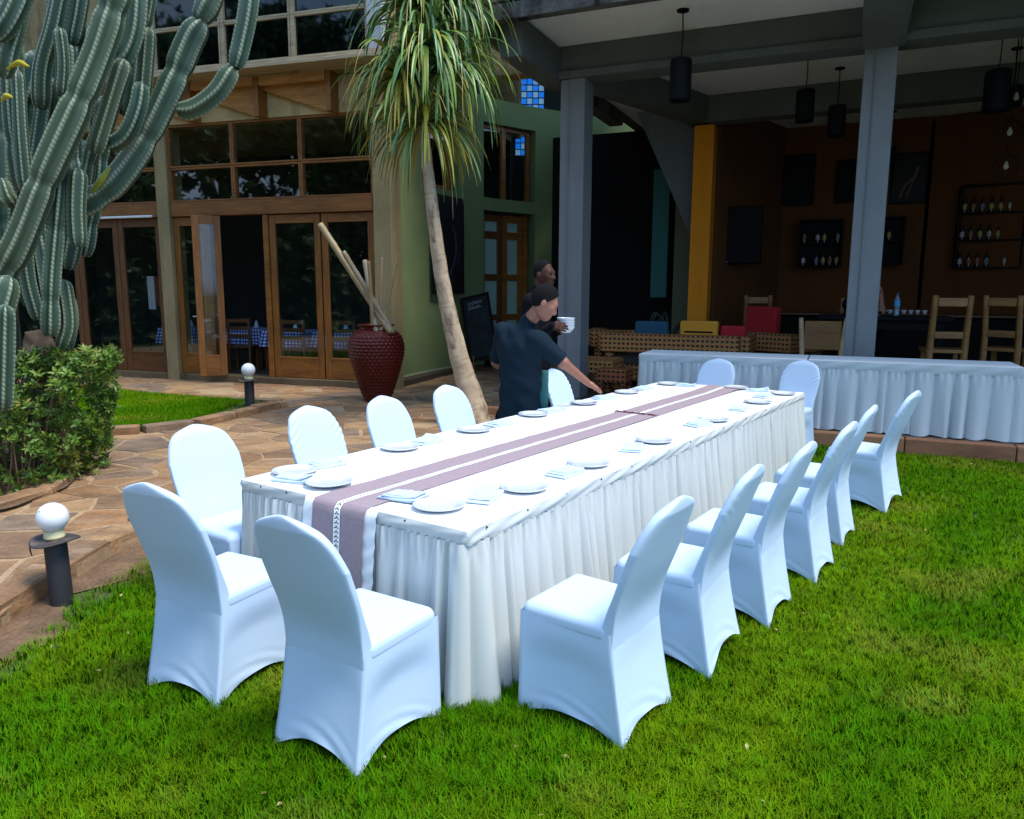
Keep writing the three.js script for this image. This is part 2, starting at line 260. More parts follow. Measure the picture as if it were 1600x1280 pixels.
// light risers so that the bed has thickness along the lawn
path.add(part('path_edge', sheet(90, 1, (u, v) => { const i = Math.round(u * 90), p = borderS[i]; return [p[0], lerp(-0.04, PATH_Y, v), p[1]]; }, 12, 0.12, true), mortar, path));
const stoneMats = [[0.270, 0.150, 0.074], [0.320, 0.188, 0.090], [0.225, 0.130, 0.068], [0.295, 0.150, 0.066], [0.200, 0.132, 0.086], [0.350, 0.210, 0.095], [0.250, 0.135, 0.062]].map((c, i) => std({
  map: tex(512, 512, (u, v) => { const a = fbm(u, v, 5, 9, 6, 130 + i * 7), b = fbm(u, v, 70, 70, 2, 131 + i * 7), t = sstep(0.58, 0.72, fbm(u, v, 3, 7, 4, 132 + i * 7)); const k = (0.45 + 0.95 * a) * (0.74 + 0.52 * b); return S(...mixc(c.map(x => x * k), [0.33 * k, 0.235 * k, 0.15 * k], t * 0.45)); }, true, 0.9), roughness: 0.82, bumpMap: tex(256, 256, (u, v) => fbm(u, v, 4, 12, 6, 140 + i), false, 0.9), bumpScale: 0.022 }));
function clip(subject, a, b) { // keep what lies left of a -> b
  const out = [], side = p => (b[0] - a[0]) * (p[1] - a[1]) - (b[1] - a[1]) * (p[0] - a[0]);
  for (let i = 0; i < subject.length; i++) { const p = subject[i], q = subject[(i + 1) % subject.length], sp_ = side(p), sq = side(q); if (sp_ >= 0) out.push(p); if ((sp_ >= 0) !== (sq >= 0)) { const t = sp_ / (sp_ - sq); out.push([lerp(p[0], q[0], t), lerp(p[1], q[1], t)]); } }
  return out;
}
function cells(bounds, step, seed, jitter = 0.95, aniso = 1) {
  const r = rng(seed), pts = []; let row = 0;
  for (let z = bounds[2]; z < bounds[3]; z += step * aniso, row++) for (let x = bounds[0] + (row % 2) * step / 2; x < bounds[1]; x += step) pts.push([x + (r() - 0.5) * step * jitter, z + (r() - 0.5) * step * aniso * jitter]);
  return pts.map((p, i) => {
    let c = [[p[0] - 2, p[1] - 2], [p[0] + 2, p[1] - 2], [p[0] + 2, p[1] + 2], [p[0] - 2, p[1] + 2]];
    for (let j = 0; j < pts.length; j++) { if (j === i) continue; const q = pts[j], dx = q[0] - p[0], dz = q[1] - p[1]; if (dx * dx + dz * dz > 9 * step * step) continue; const l = Math.hypot(dx, dz), g = 0.007 + 0.014 * hash(Math.min(i, j), Math.max(i, j), 5), mx = p[0] + dx / 2 - dx / l * g, mz = p[1] + dz / 2 - dz / l * g; c = clip(c, [mx, mz], [mx - dz, mz + dx]); if (c.length < 3) break; }
    return c;
  }).filter(c => c.length > 2);
}
function rough(poly, r, amp) { const o = []; for (let i = 0; i < poly.length; i++) { const p = poly[i], q = poly[(i + 1) % poly.length], l = Math.hypot(q[0] - p[0], q[1] - p[1]); o.push(p); if (l > 0.16) { const t = 0.35 + 0.3 * r(), k = (r() - 0.3) * amp; o.push([lerp(p[0], q[0], t) - (q[1] - p[1]) / l * -k * -1, lerp(p[1], q[1], t) + (q[0] - p[0]) / l * k]); } } return o; }
function slab(poly, y, h, bevel = 0.004) {
  const s = new THREE.Shape(poly.map(p => new THREE.Vector2(p[0], -p[1]))), g = new THREE.ExtrudeGeometry(s, { depth: h - bevel, bevelEnabled: true, bevelThickness: bevel, bevelSize: bevel, bevelOffset: -bevel, bevelSegments: 1, curveSegments: 1 });
  g.rotateX(-Math.PI / 2); g.translate(0, y, 0); return boxUV(g);
}
{
  const r = rng(77), all = [];
  for (const c of cells([-8.5, 2.6, -17.4, -1.0], 0.50, 78, 1.0, 0.8)) {
    let p = pathPoly; const a = area(c) > 0 ? c : [...c].reverse();
    for (let i = 0; i < a.length && p.length; i++) p = clip(p, a[i], a[(i + 1) % a.length]);
    if (p.length < 3 || Math.abs(area(p)) < 0.012) continue;
    p = p.filter((q, i) => Math.hypot(q[0] - p[(i + 1) % p.length][0], q[1] - p[(i + 1) % p.length][1]) > 0.012); if (p.length < 3) continue;
    if (area(p) < 0) p = [...p].reverse();
    const cx = p.reduce((s, q) => s + q[0], 0) / p.length, cz = p.reduce((s, q) => s + q[1], 0) / p.length;
    all.push({ p: rough(p, r, 0.03), d: Math.hypot(cx, cz), seen: Math.abs(cx / -cz) < 0.75 && cz < -3 });
  }
  all.sort((a, b) => (b.seen - a.seen) || a.d - b.d);
  const rest = [];
  all.forEach((s, i) => { const g = slab(s.p, PATH_Y - 0.012, 0.0145 + 0.004 * r(), 0.003), m = stoneMats[Math.floor(r() * stoneMats.length)]; if (i < 290) { const o = part('flagstone', g, m, path); o.rotation.set((r() - 0.5) * 0.0012, 0, (r() - 0.5) * 0.0012); } else rest.push(g); });
  if (rest.length) { const o = part('flagstones_beyond', rest, stoneMats[0], path); o.userData.kind = 'stuff'; }
}
// kerb stones along a line
function kerb(name, pts, wide, high, y, seed, label, matList = stoneMats) {
  const r = rng(seed), root = new THREE.Group(); root.name = numbered(name); root.userData.kind = 'structure'; if (label) root.userData.label = label; scene.add(root);
  let i = 0; while (i < pts.length - 1) {
    let j = i, L = 0; const want = 0.28 + 0.3 * r(); while (j < pts.length - 1 && L < want) { L += Math.hypot(pts[j + 1][0] - pts[j][0], pts[j + 1][1] - pts[j][1]); j++; }
    const a = pts[i], b = pts[j], dx = (b[0] - a[0]) / L, dz = (b[1] - a[1]) / L, off = [-dz, dx], w0 = wide * (0.9 + 0.25 * r()), g = 0.008, k = (r() - 0.5) * 0.02;
    const poly = [[a[0] + dx * g + off[0] * k, a[1] + dz * g + off[1] * k], [b[0] - dx * g, b[1] - dz * g], [b[0] - dx * g + off[0] * w0, b[1] - dz * g + off[1] * w0], [a[0] + dx * g + off[0] * (w0 - k), a[1] + dz * g + off[1] * (w0 - k)]];
    const o = part('kerb_stone', slab(area(poly) < 0 ? poly.reverse() : poly, y, high * (0.92 + 0.16 * r()), 0.012), matList[Math.floor(r() * matList.length)], root); i = j;
  }
  return root;
}
const fineBorder = spline(border, 300);
kerb('lawn_kerb', fineBorder, -0.20, 0.155, -0.03, 91, 'rough stone kerb between path and big lawn');
// small lawn in front of the restaurant doors
const islandFront = spline([[-8.2, -8.3], [-6.2, -7.95], ...[[130, 681], [220, 676], [290, 668], [350, 655], [400, 643], [436, 636]].map(([x, y]) => xz(gp(x, y, PATH_Y)))], 80);
const islandBack = [gp(436, 633, PATH_Y), gp(350, 629, PATH_Y), gp(240, 620, PATH_Y), gp(130, 609, PATH_Y)].map(xz); islandBack.push([-10, -13.2]);
const islandPoly = [...islandFront, ...islandBack.slice(1), [-10, -9]];
struct('small_lawn', flat(islandPoly, PATH_Y + 0.035), lawnMat, 'small green lawn before the restaurant doors', 'lawn');
kerb('small_lawn_kerb', islandFront, 0.16, 0.11, PATH_Y - 0.01, 92, 'curved stone kerb round the small lawn');
kerb('walkway_kerb', spline(islandBack, 90).reverse(), -0.14, 0.085, PATH_Y - 0.01, 93, 'straight stone edge between small lawn and walkway');
grass('small_lawn_grass', islandPoly, 26000, [-8.0, -3.4, -12.6, -7.9], PATH_Y + 0.035, 305, 1.15, 'dense green grass of the small lawn', (x, z) => x > gp(345, 645, 0.1).x ? (n3(x * 3, 0, z * 3) > 0.6 ? 0.3 : 0.05) : 1);

// terrace of the pavilion
const terr = struct('terrace', bb(-0.9, 10.5, -0.05, TERR_Y, -13, 1.36), std({ map: tex(512, 512, (u, v) => { const a = fbm(u, v, 6, 6, 5, 171), j = Math.min(Math.abs(((u * 4) % 1) - 0.5), Math.abs(((v * 4) % 1) - 0.5)) > 0.485 ? 0.6 : 1; return S(...mixc([0.13, 0.085, 0.055], [0.08, 0.05, 0.034], a).map(x => x * 1)); }, true, 0.5), roughness: 0.7 }), 'low brown terrace floor of the open pavilion', 'terrace');
FP.place(terr);
{
  const r = rng(95), root = FP.place(new THREE.Group()); root.name = 'terrace_kerb'; root.userData.kind = 'structure'; root.userData.label = 'reddish brown stone edge of the pavilion terrace'; scene.add(root);
  const km = [[0.30, 0.13, 0.06], [0.25, 0.105, 0.05], [0.33, 0.15, 0.07]].map((c, i) => std({ map: tex(256, 256, (u, v) => { const a = fbm(u, v, 4, 14, 5, 180 + i); return S(...c.map(x => x * (0.6 + 0.75 * a))); }, true, 1), roughness: 0.85, bumpMap: T.coarse, bumpScale: 0.008 }));
  for (let x = -0.9; x < 10.4;) { const l = 0.7 + 0.5 * r(); part('kerb_stone', rb(x + 0.004, x + l - 0.004, -0.05, TERR_Y + 0.006 * r(), 1.362, 1.50 + 0.015 * r(), 0.012), km[Math.floor(r() * 3)], root); x += l; }
}
// ---------------------------------------------------------------- the restaurant building on the left
const resto = thing('restaurant_building', 'timber and glass restaurant front with concrete pillars on the left', 'building'); FB.place(resto);
{
  const P = (n, g, m, l) => part(n, g, m, resto, l), FL = 0.20;
  P('plinth', [rb(-12, -4.21, 0, FL, -0.25, 0.05, 0.015), rb(-3.94, -0.03, 0, FL, -0.25, 0.05, 0.015)], M.plinth);
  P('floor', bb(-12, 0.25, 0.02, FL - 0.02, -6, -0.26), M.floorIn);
  P('pillar', [rb(-0.02, 0.29, 0, 4.42, -0.30, 0.06, 0.012)], M.concPillar, 'grey brown concrete corner pillar');
  P('pillar', [rb(-4.2, -3.95, 0, 4.42, -0.30, 0.07, 0.012)], M.concPillar);
  P('pillar', [rb(-8.3, -8.05, 0, 4.42, -0.30, 0.07, 0.012)], M.concPillar);
  P('beam', [rb(-12, 0.29, 4.425, 4.98, -0.30, 0.05, 0.01)], concrete([0.62, 0.45, 0.20], 48, 0.3, 0.2), 'weathered tan concrete beam');
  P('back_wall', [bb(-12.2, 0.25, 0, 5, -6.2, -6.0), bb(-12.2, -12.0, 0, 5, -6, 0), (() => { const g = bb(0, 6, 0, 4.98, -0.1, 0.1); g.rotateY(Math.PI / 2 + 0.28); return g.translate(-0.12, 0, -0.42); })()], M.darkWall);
  P('upper_floor', [bb(-12.2, 0.29, 4.99, 5.10, -6, 0.30)], M.concTan);
  P('upper_wall', [bb(-12.2, 0.45, 5.10, 8.6, -6.2, -6.0), bb(-12.2, -3.72, 5.11, 8.6, 0.1, 0.40), bb(0.27, 0.47, 5.11, 8.6, -0.3, 0.40)], M.concTan);
  P('corner_post', rb(0.22, 0.46, 5.14, 8.6, 0.41, 0.58, 0.01), std({ color: lin(0.42, 0.43, 0.44), roughness: 0.85 }), 'pale grey post beside the upper windows');
  P('roof', bb(-12.6, 0.8, 8.6, 8.8, -6.6, 1.1), M.concTan);
  // ledge with drip moulding under the upper windows
  P('ledge', [rb(-12, 0.6, 5.02, 5.075, 0.30, 0.66, 0.008), rb(-12, 0.6, 5.08, 5.13, 0.30, 0.61, 0.008)], M.frameGrey);
  // timber brackets under the ledge
  for (let k = 0; k < 8; k++) {
    const x = -0.66 - k * 1.30, s = new THREE.Shape([[0, 0], [0.0, -0.56], [0.10, -0.56], [1.25, -0.17], [1.25, 0]].map(p => new THREE.Vector2(p[0], p[1])));
    const g = new THREE.ExtrudeGeometry(s, { depth: 0.09, bevelEnabled: true, bevelSize: 0.004, bevelThickness: 0.004, bevelSegments: 1 }); g.scale(-1, 1, 1); g.index || (() => { const p = g.attributes.position.array, n = g.attributes.normal.array, u = g.attributes.uv.array; for (let i = 0; i < p.length; i += 9) for (let q = 0; q < 3; q++) { [p[i + 3 + q], p[i + 6 + q]] = [p[i + 6 + q], p[i + 3 + q]]; [n[i + 3 + q], n[i + 6 + q]] = [n[i + 6 + q], n[i + 3 + q]]; } })(); g.translate(x, 5.005, 0.062);
    P('bracket', boxUV(g), M.bracket); P('bracket_post', rb(x + 0.006, x + 0.085, 4.40, 5.005, 0.058, 0.30, 0.006), M.timber); P('bracket_rail', rb(x - 1.20, x - 0.01, 4.86 + 0.02 * (k % 2), 5.0, 0.20, 0.30, 0.01), M.bracket);
  }
  // upper windows: uprights, rails and one pane for each field
  const ups = [-3.70, -2.36, -1.10, 0.20], rows = [5.14, 5.76, 7.1, 8.5];
  const curtain = std({ color: lin(0.010, 0.030, 0.038), roughness: 0.9, side: THREE.DoubleSide });
  P('curtain', sheet(120, 2, (u, v) => [lerp(-3.6, 0.2, u), lerp(5.15, 8.5, v), 0.12 + 0.035 * Math.sin(u * 70) + 0.02 * Math.sin(u * 23)], 4, 3), curtain, 'dark teal curtain behind the upper windows');
  for (let i = 0; i < 3; i++) for (let j = 0; j < 3; j++) {
    const x0 = ups[i], x1 = ups[i + 1], y0 = rows[j], y1 = rows[j + 1];
    const w = P('window', [rb(x0 + 0.005, x0 + 0.075, y0, y1, 0.42, 0.52, 0.006), rb(x1 - 0.04, x1 - 0.005, y0, y1, 0.42, 0.515, 0.006), rb(x0 + 0.08, x1 - 0.045, y0, y0 + 0.035, 0.43, 0.51, 0.006), rb(x0 + 0.08, x1 - 0.045, y1 - 0.03, y1, 0.43, 0.51, 0.006)].map(g => g), M.frameGrey);
    part('pane', bb(x0 + 0.07, x1 - 0.035, y0 + 0.03, y1 - 0.025, 0.466, 0.471), M.glassTeal, w);
  }
  // transom windows over the doors
  const transom = (x0, x1, n) => {
    const dx = (x1 - x0) / n;
    for (let i = 0; i < n; i++) for (const [y0, y1] of [[3.16, 3.725], [3.73, 4.42]]) {
      const a = x0 + i * dx + 0.002, b = x0 + (i + 1) * dx - 0.002, t = 0.03;
      const w = P('window', [rb(a, a + t * 1.2, y0, y1, -0.08, 0.02, 0.005), rb(b - t * 1.2, b, y0, y1, -0.08, 0.02, 0.005), rb(a + t * 1.2, b - t * 1.2, y0, y0 + t, -0.08, 0.03, 0.005), rb(a + t * 1.2, b - t * 1.2, y1 - t, y1, -0.08, 0.02, 0.005)], M.timber);
      part('pane', bb(a + t, b - t, y0 + t * 0.9, y1 - t * 0.9, -0.036, -0.031), M.glass, w);
    }
  };
  transom(-3.94, -0.03, 3); transom(-8.04, -4.21, 3);
  P('lintel', [rb(-3.94, -0.03, 2.92, 3.155, -0.10, 0.045, 0.008)], M.timber); P('lintel', rb(-8.04, -4.21, 2.92, 3.155, -0.10, 0.045, 0.008), M.timber);
  // doors
  function door(x, z, w, turn, handle, m = M.timber) {
    const h = 2.70, y0 = FL + 0.005, st = 0.115, U = g => { const u = g.attributes.uv; for (let i = 0; i < u.count; i++) u.setXY(i, u.getY(i), u.getX(i)); return g; };
    const d = P('door', [U(rb(0.004, st, y0, y0 + h, -0.045, 0, 0.006)), U(rb(w - st, w - 0.004, y0, y0 + h, -0.045, 0, 0.006)), rb(st, w - st, y0 + 0.0, y0 + 0.33, -0.04, -0.005, 0.006), rb(st, w - st, y0 + h - 0.14, y0 + h, -0.04, -0.005, 0.006), rb(st, w - st, y0 + 0.33, y0 + 0.36, -0.048, 0.006, 0.004)], m);
    d.position.set(x, 0, z); d.rotation.y = turn;
    part('pane', bb(st - 0.01, w - st + 0.01, y0 + 0.35, y0 + h - 0.13, -0.026, -0.021), M.glass, d);
    if (handle) part('handle', [tubeG([[w * handle, y0 + 1.02, 0.0], [w * handle, y0 + 1.02, 0.05], [w * handle + 0.10, y0 + 1.02, 0.05]], [0.009, 0.009, 0.008], 8)], std({ color: lin(0.5, 0.5, 0.5), roughness: 0.3, metalness: 0.9 }), d);
    return d;
  }
  door(-3.93, 0.0, 0.66, 0, 0); door(-2.93, 0.03, 0.46, -2.40, 0.9); door(-1.99, 0, 0.97, 0, 0); door(-1.0, 0, 0.96, 0, 0);
  for (let k = 0; k < 4; k++) door(-8.03 + 0.955 * k, 0, 0.95, 0, 0, M.timberDark);
  P('door_post', [rb(-3.26, -3.16, FL, 2.915, -0.12, 0.02, 0.006), rb(-2.1, -2.0, FL, 2.915, -0.12, 0.02, 0.006)], M.timber);
  P('tube_lamp', tubeG([[-6.0, 2.93, 0.10], [-4.28, 2.93, 0.10]], [0.022, 0.022], 10), std({ color: lin(0.7, 0.72, 0.74), roughness: 0.4 }), 'unlit white tube lamp over the doors');
}
// the tan beam that joins the restaurant to the pavilion
{
  const a = FB.w(0.3, 0, -0.1), b = FP.w(-0.34, 0, -0.25), L = a.distanceTo(b), o = tag(new THREE.Mesh(rb(0, L, 0, 0.95, -0.15, 0.15, 0.012), M.concTan), 'tan concrete beam between palm tree and pavilion column', 'beam');
  o.name = 'link_beam'; o.castShadow = o.receiveShadow = true; o.position.set(a.x, 4.72, a.z); o.rotation.y = -Math.atan2(b.z - a.z, b.x - a.x); scene.add(o);
}
// dining room behind the glass
const checkMat = std({ map: canvasTex(256, 256, (c, w) => { c.fillStyle = '#c9d2e6'; c.fillRect(0, 0, w, w); c.fillStyle = 'rgba(20,45,120,0.72)'; for (let k = 0; k < 4; k++) { c.fillRect(k * 64, 0, 32, w); c.fillRect(0, k * 64, w, 32); } }, 4, 4), roughness: 0.9, side: THREE.DoubleSide });
function diner(x, z, label) {
  const p = FB.w(x, 0.18, z), t = thing('dining_table', label, 'table', p, FB.r, 'dining tables behind the glass doors');
  part('tabletop', rb(-0.4, 0.4, 0.70, 0.74, -0.4, 0.4, 0.01), M.timberDark, t);
  part('tablecloth', [rb(-0.43, 0.43, 0.742, 0.75, -0.43, 0.43, 0.003), sheet(160, 4, (u, v) => { const k = u * 4 % 4, s = Math.floor(k) % 4, f = k - Math.floor(k), w = 0.43 + 0.035 * v * (1 + 0.6 * Math.sin(u * 88)), e = lerp(-w, w, f); const [a, b] = [[e, w], [w, -e], [-e, -w], [-w, e]][s]; return [a, 0.746 - 0.28 * v, b]; }, 3.4, 0.28)], checkMat, t, 'blue and white checked cloth');
  for (const [a, b] of [[-1, -1], [1, -1], [-1, 1], [1, 1]]) part('leg', bb(a * 0.36 - 0.025, a * 0.36 + 0.025, 0, 0.70, b * 0.36 - 0.025, b * 0.36 + 0.025), M.timberDark, t);
  const n = tag(new THREE.Mesh(lathe([[0.001, 0], [0.055, 0.0], [0.045, 0.05], [0.02, 0.13], [0.001, 0.16]], 14), M.napkin), 'white cone napkin on ' + label, 'napkin', 'cone napkins on dining tables'); n.name = numbered('cone_napkin'); n.castShadow = true; n.position.copy(p).add(V(0.05, 0.751, 0.1)); scene.add(n);
  return t;
}
diner(-2.45, -1.3, 'checked table seen through the open restaurant doorway'); diner(-1.5, -1.5, 'checked table behind the glass door left of the red urn'); diner(-3.6, -1.7, 'checked table behind the open door leaf'); diner(-0.7, -1.6, 'checked table behind the bamboo poles');
diner(-4.9, -1.4, 'checked table behind the doors beside the cactus');
for (const [x, z, l] of [[-2.05, -0.75, 'dark wooden chair inside the open doorway'], [-1.1, -0.85, 'dark wooden chair behind the urn doors'], [-3.3, -0.9, 'dark wooden chair behind the open leaf']]) {
  const t = thing('dining_chair', l, 'chair', FB.w(x, 0.18, z), FB.r + 0.3, 'dining chairs behind the glass doors');
  part('seat', rb(-0.21, 0.21, 0.43, 0.47, -0.2, 0.2, 0.01), M.timberDark, t); for (const s of [-1, 1]) { part('leg', bb(s * 0.19 - 0.02, s * 0.19 + 0.02, 0, 0.43, -0.2, -0.16), M.timberDark, t); part('rear_leg', bb(s * 0.19 - 0.02, s * 0.19 + 0.02, 0, 0.98, 0.17, 0.21), M.timberDark, t); }
  for (const y of [0.62, 0.76, 0.9]) part('back_slat', rb(-0.17, 0.17, y, y + 0.07, 0.175, 0.2, 0.005), M.timberDark, t);
}
{
  const t = thing('hanging_cloth', 'white rust and blue striped cloth hung on a rack inside the left doors', 'cloth', FB.w(-4.95, 0.18, -0.75), FB.r);
  part('rack', [tubeG([[-0.35, 0, 0], [-0.35, 1.72, 0], [0.35, 1.72, 0], [0.35, 0, 0]], [0.015, 0.015, 0.015, 0.015], 8)], M.darkMetal, t);
  [[-0.32, -0.16, [0.55, 0.55, 0.58], 0.62], [-0.158, 0.10, [0.16, 0.035, 0.02], 0.55], [0.102, 0.30, [0.18, 0.30, 0.50], 0.95]].forEach(([a, b, c, h]) => part('fabric', sheet(14, 6, (u, v) => [lerp(a, b, u), 1.74 - h * v, 0.022 + 0.012 * Math.sin(u * 11) * v], b - a, h, true), std({ color: lin(...c), roughness: 0.95, side: THREE.DoubleSide }), t));
}

// ---------------------------------------------------------------- the curved green building
const greenS = (() => { const c = new THREE.CatmullRomCurve3(greenBase.map(p => V(p[0], 0, p[1])), false, 'centripetal'), pts = c.getSpacedPoints(400); const L = [0]; for (let i = 1; i < pts.length; i++) L.push(L[i - 1] + pts[i].distanceTo(pts[i - 1])); const tot = L[400]; return { len: tot, p: s => c.getPointAt(clamp(s / tot, 0, 1)), t: s => c.getTangentAt(clamp(s / tot, 0, 1)), of: (x, z) => { let b = 0, m = 1e9; pts.forEach((q, i) => { const d = Math.hypot(q.x - x, q.z - z); if (d < m) { m = d; b = L[i]; } }); return b; } }; })();
const greenB = thing('green_building', 'olive green curved wall building behind the palm tree', 'building');
{
  const TH = 0.28, H = 5.5;
  const wall = (s0, s1, y0, y1, o0 = 0, th = TH) => {                       // a piece of the curved wall
    const n = Math.max(1, Math.ceil((s1 - s0) / 0.18)), q = (s, o) => { const p = greenS.p(s), t = greenS.t(s); return [p.x + t.z * -o * -1 * -1, p.z - t.x * -o * -1]; };
    const at2 = (s, o) => { const p = greenS.p(s), t = greenS.t(s); return [p.x + t.z * o, p.z - t.x * o]; };   // o > 0 lies behind the face
    const ring = [[o0, y0], [o0, y1], [o0 + th, y1], [o0 + th, y0]], gs = [];
    const f = (a, b) => gs.push(sheet(n, 1, (u, v) => { const s = lerp(s0, s1, u), e = v ? b : a, w = at2(s, e[0]); return [w[0], e[1], w[1]]; }, s1 - s0, Math.hypot(a[0] - b[0], a[1] - b[1]), false));
    for (let k = 0; k < 4; k++) f(ring[k], ring[(k + 1) % 4]);
    for (const s of [s0, s1]) gs.push(sheet(1, 1, (u, v) => { const w = at2(s, o0 + th * u); return [w[0], lerp(y0, y1, v), w[1]]; }, th, y1 - y0, s === s1));
    return gs;
  };
  const w0 = greenS.of(-1.53, -14.25), w1 = greenS.of(-1.06, -15.2), d0 = greenS.of(-0.6, -15.9), d1 = greenS.of(0.46, -16.85), L = greenS.len;
  part('wall', [wall(0, w0, 0.18, 6.6), wall(w0, w1, 0.18, 3.56), wall(w0, w1, 4.75, H), wall(w1, d0, 0.18, H), wall(d0, d1, 3.30, 3.55), wall(d0, d1, 5.02, H), wall(d1, L, 0.18, H)].flat(), M.green, greenB);
  part('skirting', wall(0, d0, 0.02, 0.165, -0.02), M.plinth, greenB, 'dark brown skirting'); part('skirting', wall(d1, L, 0.02, 0.165, -0.02), M.plinth, greenB);
  part('trim', [wall(0.01, d0 - 0.01, 0.168, 0.20, -0.014)].flat(), M.greenTrim, greenB, 'pale green line above the skirting');
  part('edge_pole', tubeG([greenS.p(0.02).clone().setY(0.2).add(V(0.03, 0, 0.03)), greenS.p(0.02).clone().setY(5.2).add(V(0.03, 0, 0.03))], [0.012, 0.012], 8), M.greenTrim, greenB);
  // local straight frames in the two openings
  const fr = (s0, s1) => { const a = greenS.p(s0), b = greenS.p(s1), d = Math.atan2(b.z - a.z, b.x - a.x) / RAD, f = new Frame(a.x, 0, a.z, d); f.L = a.distanceTo(b); return f; };
  const pl = (f, o) => { o.position.copy(f.o); o.rotation.y = f.r; return o; };
  { // window above the painting
    const f = fr(w0, w1), L2 = f.L; const w = pl(f, part('window', [rb(0.02, 0.09, 3.57, 4.74, -0.20, -0.12, 0.005), rb(L2 - 0.16, L2 - 0.09, 3.57, 4.74, -0.20, -0.12, 0.005), rb(0.09, L2 - 0.16, 3.57, 3.64, -0.20, -0.12, 0.005), rb(0.09, L2 - 0.16, 4.67, 4.74, -0.20, -0.12, 0.005)], M.timber, greenB)); part('pane', bb(0.09, L2 - 0.16, 3.64, 4.67, -0.165, -0.16), M.glass, w);
  }
  { // window above the door
    const f = fr(d0, d1), L2 = f.L; const w = pl(f, part('window', [rb(0.02, 0.10, 3.56, 5.01, -0.22, -0.14, 0.005), rb(L2 * 0.42, L2 * 0.50, 3.56, 5.01, -0.22, -0.14, 0.005), rb(L2 - 0.12, L2 - 0.03, 3.56, 5.01, -0.22, -0.14, 0.005), rb(0.10, L2 * 0.42, 4.93, 5.01, -0.22, -0.14, 0.005), rb(L2 * 0.5, L2 - 0.12, 4.93, 5.01, -0.22, -0.14, 0.005)], M.timber, greenB));
    part('pane', bb(0.10, L2 * 0.42, 3.57, 4.93, -0.185, -0.18), M.glass, w); part('pane', bb(L2 * 0.50, L2 - 0.12, 3.57, 4.93, -0.185, -0.18), M.glass, w);
    // the glazed double door below
    const leaf = (x0, x1, m) => { const t = 0.13, rows = [0.25, 1.05, 1.15, 1.88, 2.0, 2.75, 2.88, 3.24], d = pl(f, part('door', [rb(x0, x0 + t, 0.2, 3.24, -0.22, -0.15, 0.006), rb(x1 - t, x1, 0.2, 3.24, -0.22, -0.15, 0.006), rb(x0 + t, x1 - t, 0.2, 0.42, -0.215, -0.155, 0.006), rb(x0 + t, x1 - t, 1.05, 1.18, -0.215, -0.155, 0.006), rb(x0 + t, x1 - t, 1.88, 2.02, -0.215, -0.155, 0.006), rb(x0 + t, x1 - t, 2.75, 2.90, -0.215, -0.155, 0.006), rb(x0 + t, x1 - t, 3.1, 3.24, -0.215, -0.155, 0.006)], m, greenB)); for (const [a, b] of [[0.42, 1.05], [1.18, 1.88], [2.02, 2.75], [2.9, 3.1]]) part('pane', bb(x0 + t, x1 - t, a, b, -0.19, -0.185), M.glassFrost, d); };
    leaf(0.02, L2 * 0.44, M.timberDark); leaf(L2 * 0.45, L2 - 0.22, M.timber); pl(f, part('door_post', rb(L2 - 0.21, L2 - 0.10, 0.2, 3.28, -0.24, -0.12, 0.006), M.timber, greenB));
  }
  // rear wall with a tall tiled window of blue and pale glass
  const fr2 = new Frame(-3.2, 0, -19.4, 0), X = (px) => at(px, 200, 19.4).x + 3.2, x0 = X(805), x1 = X(850);
  const rear = group('rear_wall', greenB); rear.position.copy(fr2.o);
  part('masonry', [bb(-1, x0, 0, 7.6, -0.2, 0), bb(x1, 6.4, 0, 7.6, -0.2, 0), bb(x0, x1, 0, 4.95, -0.2, 0), bb(x0, x1, 6.9, 7.6, -0.2, 0)], M.darkWall, rear);
  const r = rng(404), nx = 5, ny = 13, dx = (x1 - x0) / nx, dy = (6.9 - 4.95) / ny;
  part('lead_grid', [...Array.from({ length: nx + 1 }, (_, i) => bb(x0 + i * dx - 0.008, x0 + i * dx + 0.008, 4.95, 6.9, -0.07, -0.03)), ...Array.from({ length: ny + 1 }, (_, j) => bb(x0, x1, 4.95 + j * dy - 0.008, 4.95 + j * dy + 0.008, -0.068, -0.032))], M.black, rear);
  const tile = new THREE.BoxGeometry(dx - 0.016, dy - 0.016, 0.006); for (let i = 0; i < nx; i++) for (let j = 0; j < ny; j++) { const o = part('tile', tile, (i + j) % 2 ? M.blueGlass : r() < 0.8 ? M.paleGlass : M.blueGlass, rear); o.position.set(x0 + (i + 0.5) * dx, 4.95 + (j + 0.5) * dy, -0.05); }
  part('roof', [bb(-4.6, 3.4, 7.6, 7.75, -19.6, -12.6), bb(-4.6, -4.4, 5.2, 7.6, -19.6, -13.2)], M.darkWall, greenB);
}

